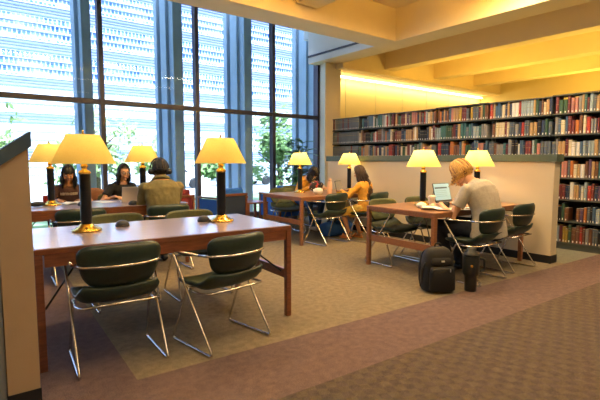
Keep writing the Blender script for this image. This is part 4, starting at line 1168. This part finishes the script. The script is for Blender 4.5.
# wooden lounge chair back near the left mullion
r = empty('wooden_chair', (1.74, 7.62, 0), PI, 'honey wood chair back between the two women by the window', 'chair')
m = MB(); g = [[V((-.2+.4*a/8, -.02-.05*math.cos((a-4)/4*1.2)+.05, .60+.26*b_/5 - (.05*((a-4)/4)**4 if b_ > 3 else 0))) for b_ in range(6)] for a in range(9)]
m.sheet(g, .02, 'woodlight'); m.build('backrest', r)
m = MB(); m.box((0,.22,.45), (.42,.42,.03), 'woodlight', bev=.01); m.build('seat', r)
for sx in (-1, 1):
    m = MB(); m.box((sx*.18,.40,.218), (.035,.035,.435), 'woodlight'); m.build('leg', r)
    m = MB(); m.tube([(sx*.18,.03,0), (sx*.18,.03,.45), (sx*.17,-.0,.80)], .018, 'woodlight', n=8); m.build('leg', r)
# plant
r = empty('potted_plant', (5.80, 7.62, 0), 0, 'leafy green plant in a pot in front of the window beside the column', 'plant'); r.scale = (1.2, 1.2, 1.14)
m = MB(); m.lathe([(.13,0), (.16,.30), (.18,.31), (.18,.34), (.16,.34), (.15,.30)], 'pot', n=28); m.build('pot', r)
m = MB(); m.lathe([(.148,.29), (.148,.31), (0,.315)], 'soil', n=24); m.build('soil', r)
rnd = random.Random(12)
st = MB(); lf = MB(); il = lf.mi('plantleaf')
for k in range(20):
    a = rnd.uniform(0, 2*PI); h = rnd.uniform(.75, 1.42) if k > 6 else rnd.uniform(1.38, 1.56); sp = rnd.uniform(.05, .25)
    tip = V((math.cos(a)*sp, math.sin(a)*sp, h)); st.tube([(math.cos(a)*.03, math.sin(a)*.03, .30), (tip.x*.4, tip.y*.4, h*.7), tip], [.010,.008,.004], 'plantleaf', n=6)
    for q in range(rnd.randint(5, 8)):
        t = rnd.uniform(.62, 1.0); base = V((tip.x*t*.9, tip.y*t*.9, h*t)); b2 = rnd.uniform(0, 2*PI)
        d = V((math.cos(b2), math.sin(b2), rnd.uniform(.1, .9))).normalized(); L = rnd.uniform(.18, .32); w = L*.40
        sdv = d.cross(V((0,0,1))).normalized()
        up_ = sdv.cross(d)
        pr = []
        for j in range(6):
            f = j/5; ww = w*math.sin(PI*min(1, f*.93+.05))**.8; c = base + d*L*f - V((0,0,1))*(.35*L*f*f)
            pr.append((lf.bm.verts.new(c+sdv*ww*.5+up_*.012), lf.bm.verts.new(c), lf.bm.verts.new(c-sdv*ww*.5+up_*.012)))
        for p, q2 in zip(pr, pr[1:]):
            lf.face([p[0], p[1], q2[1], q2[0]], il, True); lf.face([p[1], p[2], q2[2], q2[1]], il, True)
st.build('stems', r); lf.build('leaves', r)

# cable hanging under the front table
m = MB(); m.tube([(.52,4.05,.70), (.53,4.02,.55), (.66,3.95,.46), (.78,3.95,.52), (.84,4.0,.70)], .006, 'black_metal', n=6, fillet=.08)
m.build('power_cable', None, (0,0,0), 0, 'black power cable drooping under the left end of the front table', 'cable')

# ------------------------------------------------------------------ light: sky, sun, camera
w = bpy.data.worlds.new('World'); SC.world = w; w.use_nodes = True
nt = w.node_tree; bg = nt.nodes['Background']
sky = nt.nodes.new('ShaderNodeTexSky'); sky.sky_type = 'NISHITA'; sky.sun_disc = False
sky.sun_elevation = math.radians(48); sky.sun_rotation = math.radians(200); sky.air_density = 1.1; sky.dust_density = 1.5
mx = nt.nodes.new('ShaderNodeMixRGB'); mx.inputs[0].default_value = .45; mx.inputs[2].default_value = (.80, .90, 1, 1)
sc_ = nt.nodes.new('ShaderNodeVectorMath'); sc_.operation = 'SCALE'; sc_.inputs['Scale'].default_value = .16
nt.links.new(sky.outputs[0], sc_.inputs[0]); nt.links.new(sc_.outputs[0], mx.inputs[1])
nt.links.new(mx.outputs[0], bg.inputs['Color']); bg.inputs['Strength'].default_value = 2.6
s = bpy.data.lights.new('sun', 'SUN'); s.energy = 7.5; s.angle = math.radians(1.0); s.color = (1, .97, .92)
so = bpy.data.objects.new('sun', s); COL.objects.link(so)
# sun stands high behind the reader's building: it strikes the opposite facade, not the room
so.rotation_euler = V((-.25, .62, -.74)).to_track_quat('-Z', 'Y').to_euler()
pl = bpy.data.lights.new('window_portal', 'AREA'); pl.shape = 'RECTANGLE'; pl.size = 10.9; pl.size_y = 4.0; pl.cycles.is_portal = True
po = bpy.data.objects.new('window_portal', pl); COL.objects.link(po); po.location = (1.5, YW+.16, 2.1); po.rotation_euler = (-PI/2, 0, 0)

cam = bpy.data.cameras.new('camera'); cam.sensor_width = 36; cam.lens = 451/600*36; cam.clip_end = 300
co = bpy.data.objects.new('camera', cam); COL.objects.link(co); co.location = (0, 0, 1.30)
co.rotation_euler = (math.radians(90) - math.atan(40/451), 0, math.radians(52.2613-90))
SC.camera = co
SC.view_settings.view_transform = 'Standard'; SC.view_settings.look = 'None'; SC.view_settings.gamma = 1
SC.view_settings.use_curve_mapping = False; SC.view_settings.exposure = 0.40
